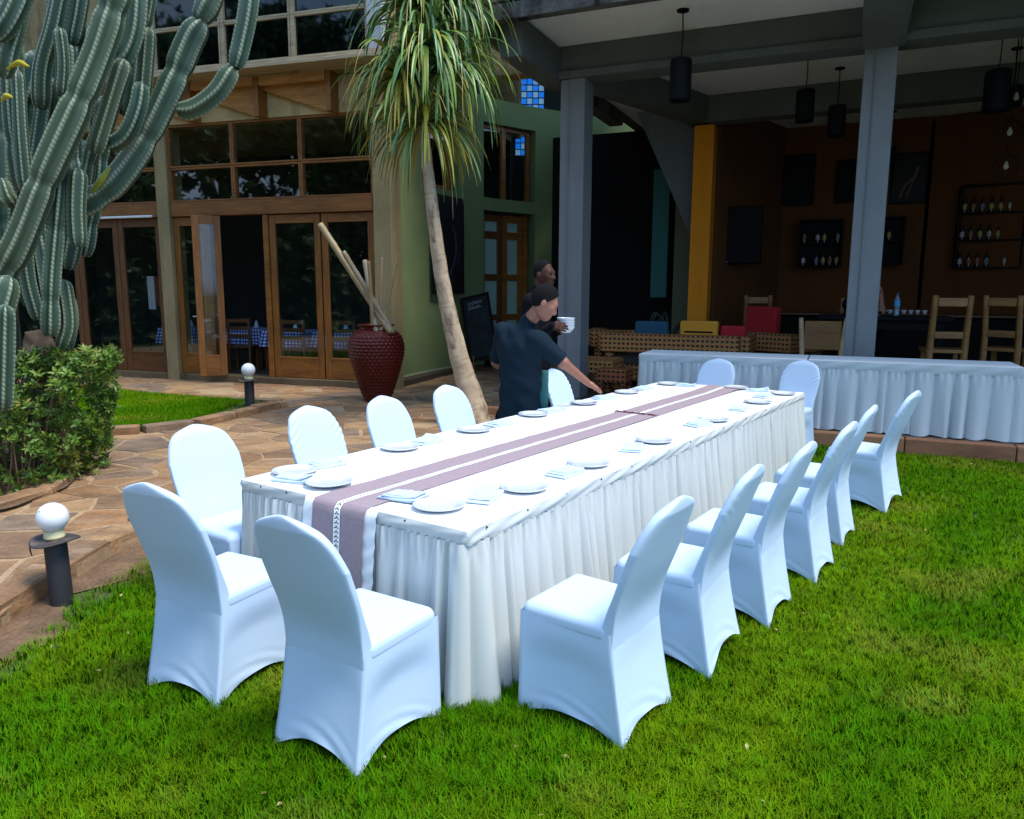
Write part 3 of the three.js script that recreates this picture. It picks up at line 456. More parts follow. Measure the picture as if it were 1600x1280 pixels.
// ---------------------------------------------------------------- the pavilion
const pav = thing('pavilion', 'open two storey concrete pavilion with grey columns and orange walls', 'building'); FP.place(pav);
const beamSkew = (x0, z0, x1, z1, y0, y1, w) => { const L = Math.hypot(x1 - x0, z1 - z0), g = rb(0, L, y0, y1, -w / 2, w / 2, 0.012); g.rotateY(-Math.atan2(z1 - z0, x1 - x0)); return g.translate(x0, 0, z0); };
{
  const P = (n, g, m, l) => part(n, g, m, pav, l);
  const column = (x, l) => { const c = P('column', [rb(x - 0.17, x - 0.045, TERR_Y, 4.495, -0.18, 0.19, 0.012), rb(x - 0.05, x + 0.18, TERR_Y, 4.498, -0.17, 0.20, 0.012)], M.concCol, l); part('conduit', tubeG([[x - 0.045, TERR_Y, 0.206], [x - 0.045, 4.49, 0.206]], [0.008, 0.008], 6), M.concCol, c); };
  column(-0.14, 'grey blue column beside the standing men'); column(3.60, 'grey blue column behind the white buffet tables'); column(8.2);
  P('front_beam', [rb(-0.36, 10, 4.50, 4.60, -0.2, 0.22, 0.01), rb(-0.36, 10, 4.603, 4.93, -0.19, 0.16, 0.01)], M.concBeam);
  P('cantilever', rb(-0.62, -0.33, 4.47, 4.92, -0.2, 1.48, 0.015), M.concBeam);
  P('cantilever', rb(3.40, 3.84, 4.44, 4.92, 0.225, 2.4, 0.015), M.concBeam); P('cantilever', rb(8.0, 8.4, 4.44, 4.92, 0.225, 2.4, 0.015), M.concBeam);
  P('soffit', [bb(-0.62, 10, 4.935, 4.99, -9, 1.62)], M.ceiling, 'pale ceiling of the pavilion');
  const mossy = concrete([0.17, 0.155, 0.145], 46, 0.55, 0.3);
  P('roof_slab', [rb(-0.95, 10.2, 5.0, 5.42, -9.2, 1.78, 0.02), rb(-0.90, -0.64, 4.72, 4.99, -4, 1.76, 0.015), rb(-0.63, 10.1, 4.80, 4.99, 1.63, 1.77, 0.015)], mossy, 'weathered stained concrete roof edge');
  P('back_beam', [beamSkew(0.7, -3.42, 10, -3.0, 4.5, 4.93, 0.35)], M.concBeam);
  P('side_beam', [beamSkew(-0.2, -0.2, 0.95, -3.45, 4.5, 4.93, 0.34)], M.concBeam);
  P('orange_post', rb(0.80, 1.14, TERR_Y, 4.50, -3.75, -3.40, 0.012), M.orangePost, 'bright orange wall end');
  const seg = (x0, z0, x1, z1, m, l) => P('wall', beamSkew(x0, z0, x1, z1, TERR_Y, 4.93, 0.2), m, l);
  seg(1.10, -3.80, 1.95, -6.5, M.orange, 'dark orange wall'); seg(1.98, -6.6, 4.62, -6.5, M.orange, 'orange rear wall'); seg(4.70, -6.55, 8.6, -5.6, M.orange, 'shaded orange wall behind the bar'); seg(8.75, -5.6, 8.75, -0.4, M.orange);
  // stair wall: a grey triangle under a flight that rises to the left
  { const z = -3.95, q = [[990, 163], [1104, 196], [1093, 398], [1085, 385]].map(([x, y]) => FP.px(x, y, z)), s = new THREE.Shape(q.map(p => new THREE.Vector2(p.x, p.y))), g = new THREE.ExtrudeGeometry(s, { depth: 0.14, bevelEnabled: false }); g.translate(0, 0, z - 0.14); P('stair_wall', boxUV(g), M.greyWall, 'grey triangular side of the staircase'); }
  { const a = FP.px(1022, 265, -5.2), b = FP.px(1036, 465, -5.2); P('door_edge', rb(a.x, b.x + 0.06, b.y, a.y, -5.25, -5.2, 0.006), std({ color: lin(0.03, 0.16, 0.15), roughness: 0.7 }), 'narrow teal door edge in the dark passage'); }
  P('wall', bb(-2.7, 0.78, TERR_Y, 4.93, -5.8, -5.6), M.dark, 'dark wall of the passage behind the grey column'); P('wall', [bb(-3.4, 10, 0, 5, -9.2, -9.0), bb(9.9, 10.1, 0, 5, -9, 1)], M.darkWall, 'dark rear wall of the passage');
  { const a = FP.px(1055, 345, -5.0), b = FP.px(1098, 500, -5.0); P('wall', bb(a.x, b.x + 0.1, TERR_Y, a.y + 0.5, -5.12, -5.0), std({ color: lin(0.16, 0.18, 0.11), roughness: 0.9 }), 'pale olive wall beside the orange post'); }
}
// ---------------------------------------------------------------- the long banquet table
const TW = 1.45, TL = 5.12, TH0 = 0.755;
function roundRect(w, l, r, n) {           // points and outward normals round a table top, x across, z away from us (negative)
  const out = [], segs = [[[-w / 2 + r, 0], [w / 2 - r, 0], [0, 1]], [[w / 2, -r], [w / 2, -l + r], [1, 0]], [[w / 2 - r, -l], [-w / 2 + r, -l], [0, -1]], [[-w / 2, -l + r], [-w / 2, -r], [-1, 0]]];
  segs.forEach(([a, b, nn], k) => {
    const L = Math.hypot(b[0] - a[0], b[1] - a[1]), m = Math.round(L / n); for (let i = 0; i <= m; i++) out.push([lerp(a[0], b[0], i / m), lerp(a[1], b[1], i / m), nn[0], nn[1]]);
    const c = [[w / 2 - r, -r], [w / 2 - r, -l + r], [-w / 2 + r, -l + r], [-w / 2 + r, -r]][k], a0 = [Math.PI / 2, 0, -Math.PI / 2, -Math.PI][k]; for (let i = 1; i < 14; i++) { const t = a0 - i / 14 * Math.PI / 2; out.push([c[0] + Math.cos(t) * r, c[1] + Math.sin(t) * r, Math.cos(t), Math.sin(t)]); }
  }); out.push(out[0]); return out;
}
function skirtG(w, l, y1, y0, seed, wave, amp, flare, step = 0.007, rows = 26) {
  const p = roundRect(w, l, 0.03, step), r = rng(seed), ph = []; let a = 0, s = 0, wl = wave;
  const knots = []; for (let k = 0; k < 900; k++) knots.push([0.45 + 1.0 * r(), 0.35 + 1.1 * r(), r() - 0.5, r() * 6.283]);
  for (let i = 0; i < p.length; i++) { if (i) { const d = Math.hypot(p[i][0] - p[i - 1][0], p[i][1] - p[i - 1][1]); s += d; a += d / (wave * knots[Math.floor(a) % 900][0]); } ph.push([a, s]); }
  const N = p.length - 1, end = ph[N][0];
  const fold = (a, v) => {                 // a pleat: rounded crests, tight valleys, each with its own depth, drifting as it falls
    const k = Math.floor(a) % 900, f = a - Math.floor(a), e = knots[k], n = knots[(k + 1) % 900], dep = lerp(e[1], n[1], smooth(f)), c = Math.pow(Math.abs(Math.sin(Math.PI * clamp(f + e[2] * 0.25 * v * Math.sin(Math.PI * f), 0, 1))), 0.75);
    return (c - 0.55) * dep + 0.22 * Math.sin(a * 2.7 + e[3] * 0.15) * v;
  };
  const pos = sheet(N, rows, (u, t) => {
    const i = Math.round(u * N), q = p[i], A = ph[i][0], S_ = ph[i][1], v = t, am = amp * (0.20 + 0.80 * Math.pow(v, 0.65)), gather = 0.10 * amp * Math.sin(A * 19 + 3 * Math.sin(A)) * (1 - sstep(0, 0.22, v));
    const ends = Math.min(1, Math.min(A, end - A) / 2), o = (fold(A, v) * am) * ends + gather + flare * v + 0.004 + 0.012 * Math.sin(S_ * 3.1 + 1) * v;
    const sl = 0.010 * Math.sin(A * 6.283 + 1.3) * v;                         // cloth slides sideways into its folds
    return [q[0] + q[2] * o - q[3] * sl, lerp(y1, y0, v) + (v > 0.97 ? 0.006 * Math.sin(A * 4.1) : 0), q[1] + q[3] * o + q[2] * sl];
  }, ph[N][1], y1 - y0, true);
  return pos;
}
const table = thing('banquet_table', 'long white banquet table with pleated satin skirt on the lawn', 'table'); FT.place(table);
part('tabletop', (() => { const g = new RoundedBoxGeometry(TW, 0.03, TL, 2, 0.008); g.translate(0, TH0 - 0.015, -TL / 2); return boxUV(g); })(), M.cloth, table, 'white cloth top');
part('skirt', skirtG(TW - 0.004, TL - 0.004, TH0 - 0.055, 0.012, 511, 0.098, 0.080, 0.050), M.satin, table, 'pleated white satin skirt');
{
  const p = roundRect(TW, TL, 0.03, 0.02), N = p.length - 1;
  part('skirt_band', sheet(N, 6, (u, v) => { const i = Math.round(u * N), q = p[i], b = 0.004 + 0.006 * Math.sin(v * Math.PI) + 0.0035 * Math.sin(i * 0.11 + v * 5) * Math.sin(v * 3.14) + 0.002 * Math.sin(i * 0.53 + v * 9); return [q[0] + q[2] * b, TH0 - 0.001 - 0.062 * v + 0.003 * Math.sin(i * 0.045) * v, q[1] + q[3] * b]; }, 13, 0.06, true), M.satin, table, 'flat pinned band along the top of the skirt');
  const pin = new THREE.SphereGeometry(0.0045, 8, 6);
  for (const [x, z] of [[-0.55, 0], [-0.36, 0], [-0.15, 0], [0.24, 0], [0.40, 0], ...[0.12, 0.42, 0.75, 1.1, 1.45, 1.95, 2.3, 2.9, 3.4, 3.9].map(u => [TW / 2, -u])]) { const o = part('pin', pin, M.black, table); o.position.set(x + (x === TW / 2 ? 0.008 : 0), TH0 - 0.012, z + (z === 0 ? 0.008 : 0)); }
}
// table legs under the cloth
for (const z of [-0.2, -1.7, -3.4, -4.9]) for (const s of [-1, 1]) part('leg', tubeG([[s * 0.6, 0, z], [s * 0.6, TH0 - 0.03, z]], [0.02, 0.02], 8), M.darkMetal, table);

// runners: mauve weave, white centre stripe with dark zigzag, burgundy fringe
const runW = 0.335;
const runTex = canvasTex(512, 1024, (c, w, h) => {
  c.fillStyle = 'rgb(146,124,130)'; c.fillRect(0, 0, w, h); const r = rng(9);
  for (let i = 0; i < 26000; i++) { const v = 120 + r() * 70; c.fillStyle = `rgba(${v + 8},${v - 6},${v},0.22)`; r() < 0.5 ? c.fillRect(r() * w, r() * h, 2, 10 + r() * 26) : c.fillRect(r() * w, r() * h, 10 + r() * 26, 2); }
  c.fillStyle = '#f2f1ee'; c.fillRect(w * 0.44, 0, w * 0.12, h); c.fillStyle = '#2a2426'; c.fillRect(w * 0.434, 0, 4, h); c.fillRect(w * 0.56, 0, 4, h);
  c.strokeStyle = '#191719'; c.lineWidth = 11; for (let k = 0; k < 16; k++) { const y = k * 64; c.beginPath(); c.moveTo(w * 0.462, y + 12); c.lineTo(w * 0.50, y + 36); c.lineTo(w * 0.538, y + 12); c.stroke(); c.fillStyle = '#191719'; c.fillRect(w * 0.49, y + 46, 10, 12); }
}, 1, 1);
const runMat = std({ map: runTex, roughness: 0.95, bumpMap: T.fine, bumpScale: 0.0006, side: THREE.DoubleSide });
const fringeMat = std({ color: lin(0.085, 0.018, 0.03), roughness: 0.95, side: THREE.DoubleSide });
function runnerG(prof, w, y, seed, sc = 0.34) {   // prof: [z, y] down its length
  const C = new THREE.CatmullRomCurve3(prof.map(p => V(0, p[1], p[0])), false, 'centripetal', 0.2), L = C.getLength(), n = Math.round(L / 0.03);
  return sheet(12, n, (u, v) => { const p = C.getPointAt(v), k = 0.0012 * Math.sin(v * 37 + u * 5 + seed) + 0.0012 * Math.sin(v * 91 + seed), flatY = p.y > y - 0.01; return [(u - 0.5) * w + 0.006 * Math.sin(v * L * 2.1 + seed), p.y + (flatY ? 0.0015 + Math.abs(k) : 0), p.z + (flatY ? 0 : 0.004 * Math.sin(u * 9 + v * 40))]; }, 1, L / sc, true);
}
function fringe(z, y, w, hang, seed) {
  const r = rng(seed), gs = []; for (let k = 0; k < 46; k++) { const x = (k / 45 - 0.5) * w; gs.push(hang ? tubeG([[x, y, z], [x + (r() - 0.5) * 0.012, y - 0.025, z + 0.004], [x + (r() - 0.5) * 0.02, y - 0.05 - 0.012 * r(), z + 0.006]], [0.0022, 0.0022, 0.0015], 4) : tubeG([[x, y, z], [x + (r() - 0.5) * 0.03, y + 0.012 * r(), z - 0.022], [x + (r() - 0.5) * 0.05, y + 0.002, z - 0.05]], [0.003, 0.003, 0.0018], 4)); } return gs;
}
{
  const t = thing('table_runner', 'mauve runner with zigzag stripe hanging over the near table end', 'table runner', [0, 0, 0], 0, 'mauve table runners'); FT.place(t);
  const Y = TH0 + 0.002, zf = 0.072;
  part('cloth', runnerG([[-2.99, Y + 0.004], [-2.6, Y + 0.003], [-1.4, Y], [-0.4, Y], [-0.03, Y], [0.022, Y - 0.008], [0.034, Y - 0.06], [0.05, Y - 0.2], [zf, Y - 0.44]], runW, Y, 1), runMat, t).position.x = 0.01;
  part('fringe', fringe(zf + 0.001, Y - 0.44, runW, true, 5), fringeMat, t, 'burgundy fringe'); part('fringe', fringe(-2.99, Y + 0.004, runW, false, 6), fringeMat, t, 'burgundy fringe');
  part('lining', runnerG([[-0.02, Y - 0.0015], [0.016, Y - 0.010], [0.026, Y - 0.06], [0.042, Y - 0.2], [zf - 0.008, Y - 0.46]], runW + 0.13, Y - 0.002, 3), M.cloth, t, 'white under-cloth showing beside the mauve weave').position.x = 0.015;
  const u = thing('table_runner', 'mauve runner lying on the far half of the long table', 'table runner', [0, 0, 0], 0, 'mauve table runners'); FT.place(u);
  part('cloth', runnerG([[-5.16, Y - 0.10], [-5.14, Y - 0.03], [-5.11, Y], [-4.4, Y], [-2.95, Y - 0.001]], runW, Y, 2), runMat, u).position.x = 0.012;
}
// plates and napkins
const plateG = lathe([[0.0005, 0.006], [0.06, 0.006], [0.072, 0.009], [0.088, 0.016], [0.112, 0.0205], [0.117, 0.0195], [0.113, 0.015], [0.09, 0.008], [0.07, 0.002], [0.052, 0], [0.0005, 0]], 56);
function pad(w, h, dd, f) {                 // a soft folded slab: loft of rounded sections, bent by f(x, y, z)
  const n = 30, m = 36, e = x => Math.pow(Math.max(0, 1 - Math.pow(Math.abs(x), 14)), 0.5);
  return weld(sheet(m, n, (u, v) => { const x = 2 * v - 1, k = Math.max(0.02, e(x)), a = u * Math.PI * 2, c = Math.cos(a), s = Math.sin(a), z = Math.sign(c) * Math.pow(Math.abs(c), 0.22) * dd / 2 * (0.985 + 0.015 * k), y = Math.sign(s) * Math.pow(Math.abs(s), 0.5) * h / 2 * k + h / 2; return f(x * w / 2, y, z); }, w, dd));
}
function napG(seed, w = 0.205, d = 0.13) {
  const r = rng(seed), s1 = r() * 6, s2 = r() * 6, sk = (r() - 0.5) * 0.25, lift = 0.010 + 0.016 * r(), wob = (x, z, a) => a * (Math.sin(x * 34 + s1) * Math.cos(z * 27 + s2) + 0.5 * Math.sin(x * 61 + z * 48 + s2)), up = (x, z) => Math.max(0, wob(x, z, 0.0016)) + lift * Math.pow(clamp(x / (w / 2), 0, 1), 3);
  const a = pad(w, 0.013, d, (x, y, z) => [x + sk * z, y + (y > 0.002 ? up(x, z) * 0.6 : 0), z + 0.03 * x]);
  const ox = (r() - 0.5) * 0.02, oz = (r() - 0.5) * 0.02, w2 = w * (0.80 + 0.12 * r()), d2 = d * (0.80 + 0.1 * r()), tw = (r() - 0.5) * 0.3;
  const b = pad(w2, 0.011, d2, (x, y, z) => { const X = x + ox + sk * z, Z = z + oz + tw * x; return [X, y + 0.0105 + up(X, Z) + Math.max(0, wob(Z, X, 0.002)), Z]; });
  const c = pad(w2 * 0.5, 0.009, d2 * 0.9, (x, y, z) => { const X = x + ox - w * 0.12, Z = z + oz + tw * x * 1.6; return [X, y + 0.019 + up(X, Z), Z]; });
  return seed % 2 ? [a, b] : [a, b, c];
}
const napGs = [0, 1, 2, 3, 4, 5].map(i => norm(napG(600 + i).map(g => g.toNonIndexed())));
const side = ['', 'left', 'near', 'right', 'far'];
const seats = [ // plate [x across, u away], napkin [x, u, turn], words
  [[-0.60, 0.24], [-0.60, 0.45, 1.3], 'first chair on the path side'], [[-0.26, 0.17], [-0.48, 0.14, 0.35], 'left near-end chair'], [[0.42, 0.19], [0.20, 0.20, 0.25], 'right near-end chair'],
  [[0.55, 0.66], [0.49, 0.42, 1.75], 'first chair on the lawn side'], [[0.55, 1.29], [0.55, 1.04, 1.6], 'second chair on the lawn side'], [[0.57, 2.10], [0.57, 1.81, 1.7], 'third chair on the lawn side'], [[0.59, 3.08], [0.57, 2.84, 1.5], 'fourth chair on the lawn side'], [[0.58, 4.18], [0.57, 3.72, 1.65], 'fifth chair on the lawn side'], [[0.60, 4.86], [0.50, 4.58, 1.55], 'sixth chair on the lawn side'],
  [[0.12, 4.98], [0.34, 4.96, 0.2], 'right far-end chair'], [[-0.55, 4.92], [-0.36, 4.90, 0.1], 'left far-end chair'],
  [[-0.60, 4.08], [-0.60, 4.42, 1.4], 'sixth chair on the path side'], [[-0.58, 3.24], [-0.60, 3.62, 1.2], 'fifth chair on the path side'], [[-0.60, 2.50], [-0.60, 2.76, 1.35], 'fourth chair on the path side'], [[-0.57, 1.72], [-0.58, 2.02, 1.45], 'third chair on the path side'], [[-0.57, 1.00], [-0.58, 1.24, 1.5], 'second chair on the path side']];
seats.forEach(([p, n, words], i) => {
  const o = tag(new THREE.Mesh(plateG, M.china), `white side plate set for the ${words}`, 'plate', 'white side plates on the long table'); o.name = numbered('side_plate'); o.castShadow = o.receiveShadow = true; o.position.copy(FT.w(p[0], TH0 + 0.0005 + (Math.abs(p[0] - 0.01) < 0.29 ? 0.006 : 0), -p[1])); o.rotation.y = i; scene.add(o);
  const m = tag(new THREE.Mesh(napGs[(i * 5) % 6], M.napkin), `folded white napkin set for the ${words}`, 'napkin', 'folded white napkins on the long table'); m.name = numbered('napkin'); m.castShadow = m.receiveShadow = true; m.position.copy(FT.w(n[0], TH0 + 0.0005 + (Math.abs(n[0]) < 0.28 ? 0.005 : 0), -n[1])); m.rotation.y = FT.r + n[2] + (hash(i, 4, 1) - 0.5) * 0.3; scene.add(m);
  if (i === 14 || i === 0) { const k = tag(new THREE.Mesh(norm([rb(-0.105, 0.0, 0, 0.003, -0.007, 0.007, 0.001), rb(0.0, 0.11, 0, 0.002, -0.009, 0.008, 0.0009)]), std({ color: lin(0.55, 0.55, 0.56), roughness: 0.25, metalness: 1 })), `steel table knife beside the plate of the ${words}`, 'knife', 'table knives'); k.name = numbered('table_knife'); k.castShadow = true; k.position.copy(FT.w(p[0] + 0.02, TH0 + 0.001, -p[1] - 0.17)); k.rotation.y = FT.r + 1.5; scene.add(k); }
});

// ---------------------------------------------------------------- banquet chairs in stretch covers
function chairBack(seed, wrinkle) {       // lofted upright, rounded shoulders and a low peak
  const crown = x => 0.955 - 0.34 * (Math.hypot(x, 0.035) - 0.035) - 0.125 * Math.pow(x / 0.213, 7), rows = []; for (let i = 0; i <= 28; i++) { const y = lerp(0.36, crown(0.213), i / 28); rows.push([y, lerp(0.197, 0.213, sstep(0.45, 0.70, y))]); } for (let i = 1; i <= 34; i++) { const x = 0.213 * Math.cos(i / 34 * Math.PI / 2); rows.push([crown(x), x]); } const n = rows.length - 1, m = 72, r = rng(seed), s = r() * 9;
  const P = sheet(m, n, (u, v) => {
    const [y, w0] = rows[Math.round(v * n)], a = u * Math.PI * 2, c = Math.cos(a), si = Math.sin(a), w = Math.max(w0, 0.0005), th = 0.026 * (1 + 0.10 * sstep(0.6, 0.4, y)) * Math.sqrt(clamp((0.958 - y) / 0.05, 0.02, 1));
    const ex = Math.sign(c) * Math.pow(Math.abs(c), lerp(0.42, 0.22, sstep(0.62, 0.45, y))) * w, ez = Math.sign(si) * Math.pow(Math.abs(si), lerp(0.55, 0.14, sstep(0.62, 0.45, y))) * th, lean = 0.166 + 0.185 * (Math.hypot(y - 0.48, 0.07) + (y - 0.48)), bow = -0.016 * (1 - Math.pow(ex / 0.21, 2)) * -1;
    const wr = wrinkle ? wrinkle * 0.004 * Math.sin((y + ex * 0.8) * 130 + s) * sstep(0.1, 0.19, Math.abs(ex)) * sstep(0.55, 0.8, y) : 0, tug = 0.0025 * (n3(ex * 9 + s, y * 7, ez * 9, 21) - 0.5);
    return [ex, y, lean + ez + bow * sstep(0.45, 0.7, y) + wr + tug];
  }, 0.9, 0.6);
  return weld(P);
}
function chairSkirt(seed, hem = 0.062, slip = 0) {
  const r = rng(seed), s0 = r() * 9, per = 26, N = per * 4, rows = 26;
  const corner = (k, v) => { const top = [[-0.207, -0.216], [0.207, -0.216], [0.198, 0.19], [-0.198, 0.19]][k], bot = [[-0.212, -0.222], [0.212, -0.222], [0.212, 0.262], [-0.212, 0.262]][k], e = k > 1 ? Math.pow(v, 1.35) : v; return [lerp(top[0], bot[0], e), lerp(top[1], bot[1], e)]; };
  return weld(sheet(N, rows, (u, v) => {
    const k = Math.min(3, Math.floor(u * 4 - 1e-9 + (u === 0 ? 0 : 0))), kk = u >= 1 ? 3 : Math.floor(u * 4), f = u >= 1 ? 1 : u * 4 - kk, a = corner(kk, v), b = corner((kk + 1) % 4, v), sgn = 2 * f - 1;
    const nx = [0, 1, 0, -1][kk], nz = [-1, 0, 1, 0][kk], mid = 1 - Math.pow(Math.abs(sgn), 2.4), sd = kk === 2 ? 0.010 : 0.020;
    const pull = sd * mid * Math.pow(Math.sin(Math.PI * Math.min(1, 0.15 + v * 0.75)), 1.0) * sstep(0.14, 0.5, v) + 0.012 * mid * v * v, h = hem * Math.pow(1 - sgn * sgn, 1.1) + (slip && kk === 1 ? slip * f : slip && kk === 2 ? slip * (1 - f) : 0);
    const wr = 0.0028 * Math.sin(v * 46 + sgn * 6 + s0) * sstep(0.72, 1, v) * mid + 0.004 * (n3(a[0] * 4 + f * 5 + s0, v * 3, kk, 23) - 0.5) * mid;
    return [lerp(a[0], b[0], f) - nx * pull + nx * wr, lerp(0.440 + 0.060 * (kk === 2 ? 1 - Math.pow(sgn, 8) : 0), 0.004 + h, v), lerp(a[1], b[1], f) - nz * pull + nz * wr];
  }, 1.7, 0.45, false));
}
function chairSeat() {
  const g = weld(new RoundedBoxGeometry(0.4125, 0.085, 0.425, 6, 0.036)), p = g.attributes.position;
  for (let i = 0; i < p.count; i++) { const x = p.getX(i), y = p.getY(i), z = p.getZ(i), d = (1 - Math.pow(x / 0.212, 2)) * (1 - Math.pow(z / 0.2125, 2)); p.setXYZ(i, x * (z > 0 ? 1 - 0.02 * z / 0.2 : 1), y + 0.432 + (y > 0 ? 0.018 * d : 0), z * 0.93 - 0.018); } g.computeVertexNormals(); return g;
}
const backs = [chairBack(1, 0), chairBack(2, 0.25), chairBack(3, 1)], skirts = [chairSkirt(1), chairSkirt(2, 0.072), chairSkirt(3, 0.055), chairSkirt(4, 0.07, 0.06)], seatG = chairSeat(), legG = tubeG([[0, 0, 0], [0, 0.16, 0]], [0.012, 0.014], 10);
function bchair(x, u, turn, label, kb = 0, ks = 0, y = 0) {
  const t = thing('banquet_chair', label, 'chair', FT.w(x, y, -u), FT.r + turn * RAD, 'white covered chairs round the long table');
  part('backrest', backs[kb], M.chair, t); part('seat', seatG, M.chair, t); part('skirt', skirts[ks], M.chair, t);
  for (const [a, b] of [[-0.168, -0.176], [0.168, -0.176], [0.172, 0.20], [-0.172, 0.20]]) part('leg', legG, M.gold, t).position.set(a, 0, b);
  return t;
}
// near end (they look away from us), lawn side, path side, far end
bchair(-0.335, -0.38, 8, 'white covered chair at the left of the near table end, its back to the camera', 0, 0);
bchair(0.48, -0.35, 3, 'white covered chair nearest the camera, its back in front of the hanging runner', 0, 1);
bchair(1.13, 0.31, 90 - 2, 'white covered chair nearest the camera on the lawn side', 0, 2);
bchair(1.20, 0.97, 92, 'second white covered chair from the camera on the lawn side, a gold leg tip showing', 1, 3);
bchair(1.26, 1.66, 90, 'third white covered chair from the camera on the lawn side', 0, 1);
bchair(1.31, 2.43, 89, 'fourth white covered chair from the camera on the lawn side', 1, 0);
bchair(1.29, 3.20, 91, 'fifth white covered chair from the camera on the lawn side, mostly hidden', 0, 2);
bchair(1.42, 4.24, 84, 'farthest white covered chair on the lawn side, standing apart at the table corner', 1, 3);
bchair(-0.94, 0.13, -90, 'nearest white covered chair on the path side, facing the table', 0, 0);
bchair(-0.98, 0.95, -90, 'second chair on the path side with a wrinkled white cover', 2, 1);
bchair(-0.93, 1.58, -89, 'third white covered chair on the path side, in front of the red urn', 0, 2);
bchair(-0.96, 2.31, -91, 'fourth white covered chair on the path side, before the palm trunk', 1, 0);
bchair(-1.02, 3.26, -97, 'fifth white covered chair on the path side, half hidden behind the waiter', 0, 1);
bchair(-0.96, 3.92, -88, 'sixth white covered chair on the path side, beyond the waiter', 2, 2);
bchair(-0.42, 5.62, 178, 'left white covered chair at the far table end, before the buffet skirt', 0, 0);
bchair(0.36, 5.98, 172, 'right white covered chair at the far table end', 2, 1);

// ---------------------------------------------------------------- buffet tables on the terrace edge
const FQ = (() => { const a = gp(980, 652, TERR_Y), b = gp(1597, 695, TERR_Y); const f = new Frame(a.x, 0, a.z, Math.atan2(b.z - a.z, b.x - a.x) / RAD); f.L = Math.hypot(b.x - a.x, b.z - a.z); return f; })();
{
  const D = 0.74, top = TERR_Y + 0.77, mid = FQ.px(1262, 562, -0.1).x;
  [[0.10, mid - 0.006, 'left white buffet table with pleated skirt on the terrace'], [mid + 0.006, FQ.L - 0.02, 'right white buffet table with pleated skirt on the terrace']].forEach(([a, b, l], k) => {
    const t = thing('buffet_table', l, 'table', FQ.w((a + b) / 2, 0, -0.10), FQ.r, 'white buffet tables on the terrace edge'), w = b - a;
    part('tabletop', (() => { const g = new RoundedBoxGeometry(w, 0.03, D, 2, 0.008); g.translate(0, top - 0.015, -D / 2); return boxUV(g); })(), M.cloth, t);
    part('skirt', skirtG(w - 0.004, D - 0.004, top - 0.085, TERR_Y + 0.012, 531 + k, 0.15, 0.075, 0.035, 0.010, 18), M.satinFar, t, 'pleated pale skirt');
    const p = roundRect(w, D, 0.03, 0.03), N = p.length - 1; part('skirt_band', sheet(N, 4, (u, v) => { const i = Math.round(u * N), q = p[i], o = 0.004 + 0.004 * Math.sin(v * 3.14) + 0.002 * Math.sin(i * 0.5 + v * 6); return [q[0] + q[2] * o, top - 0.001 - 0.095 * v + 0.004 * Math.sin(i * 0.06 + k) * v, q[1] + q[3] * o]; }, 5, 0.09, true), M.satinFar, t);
    for (const s of [-1, 1]) for (const z of [-0.08, -D + 0.08]) part('leg', tubeG([[s * (w / 2 - 0.1), TERR_Y, z], [s * (w / 2 - 0.1), top - 0.03, z]], [0.018, 0.018], 8), M.darkMetal, t);
  });
}
// ---------------------------------------------------------------- garden lamps
function gardenLamp(pos, s, label, lean, wire) {
  const t = thing('garden_lamp', label, 'lamp', pos, 0, 'globe lamps on black posts'); t.rotation.z = lean;
  part('post', lathe([[0.001, -0.06], [0.058 * s, -0.06], [0.058 * s, 0], [0.056 * s, 0.355 * s], [0.001, 0.355 * s]], 28), M.post, t);
  const pl = part('plate', (() => { const g = lathe([[0.001, 0], [0.11 * s, 0.0], [0.121 * s, 0.004], [0.121 * s, 0.010], [0.11 * s, 0.014], [0.001, 0.016]], 44), p = g.attributes.position; for (let i = 0; i < p.count; i++) { const x = p.getX(i), z = p.getZ(i); p.setY(i, p.getY(i) + 0.010 * Math.sin(Math.atan2(z, x) * 2 + 0.7) * Math.hypot(x, z) / (0.12 * s)); } g.computeVertexNormals(); return g; })(), M.rust, t); pl.position.y = 0.358 * s; pl.rotation.z = -lean * 0.5;
  if (wire) part('wire', tubeG([[-0.10, 0.365, 0.05], [-0.103, 0.33, 0.055], [-0.096, 0.295, 0.056]], [0.004, 0.004, 0.003], 6, 8), M.black, t);
  part('collar', lathe([[0.001, 0.374 * s], [0.050 * s, 0.374 * s], [0.052 * s, 0.385 * s], [0.047 * s, 0.41 * s], [0.049 * s, 0.418 * s], [0.001, 0.42 * s]], 28), M.collar, t);
  const g = part('globe', new THREE.SphereGeometry(0.080 * s, 40, 28), M.globe, t); g.position.y = 0.488 * s;
  part('finial', new THREE.SphereGeometry(0.0035, 6, 5), M.black, g).position.set(-0.03 * s, 0.048 * s, 0.056 * s);
}
gardenLamp(gp(97, 944, 0).toArray(), 1.0, 'near white globe lamp on a black post beside the path kerb', 0.02, true);
gardenLamp(gp(391, 641, PATH_Y).toArray(), 1.12, 'far white globe lamp on a black post at the tip of the small lawn', 0, false);

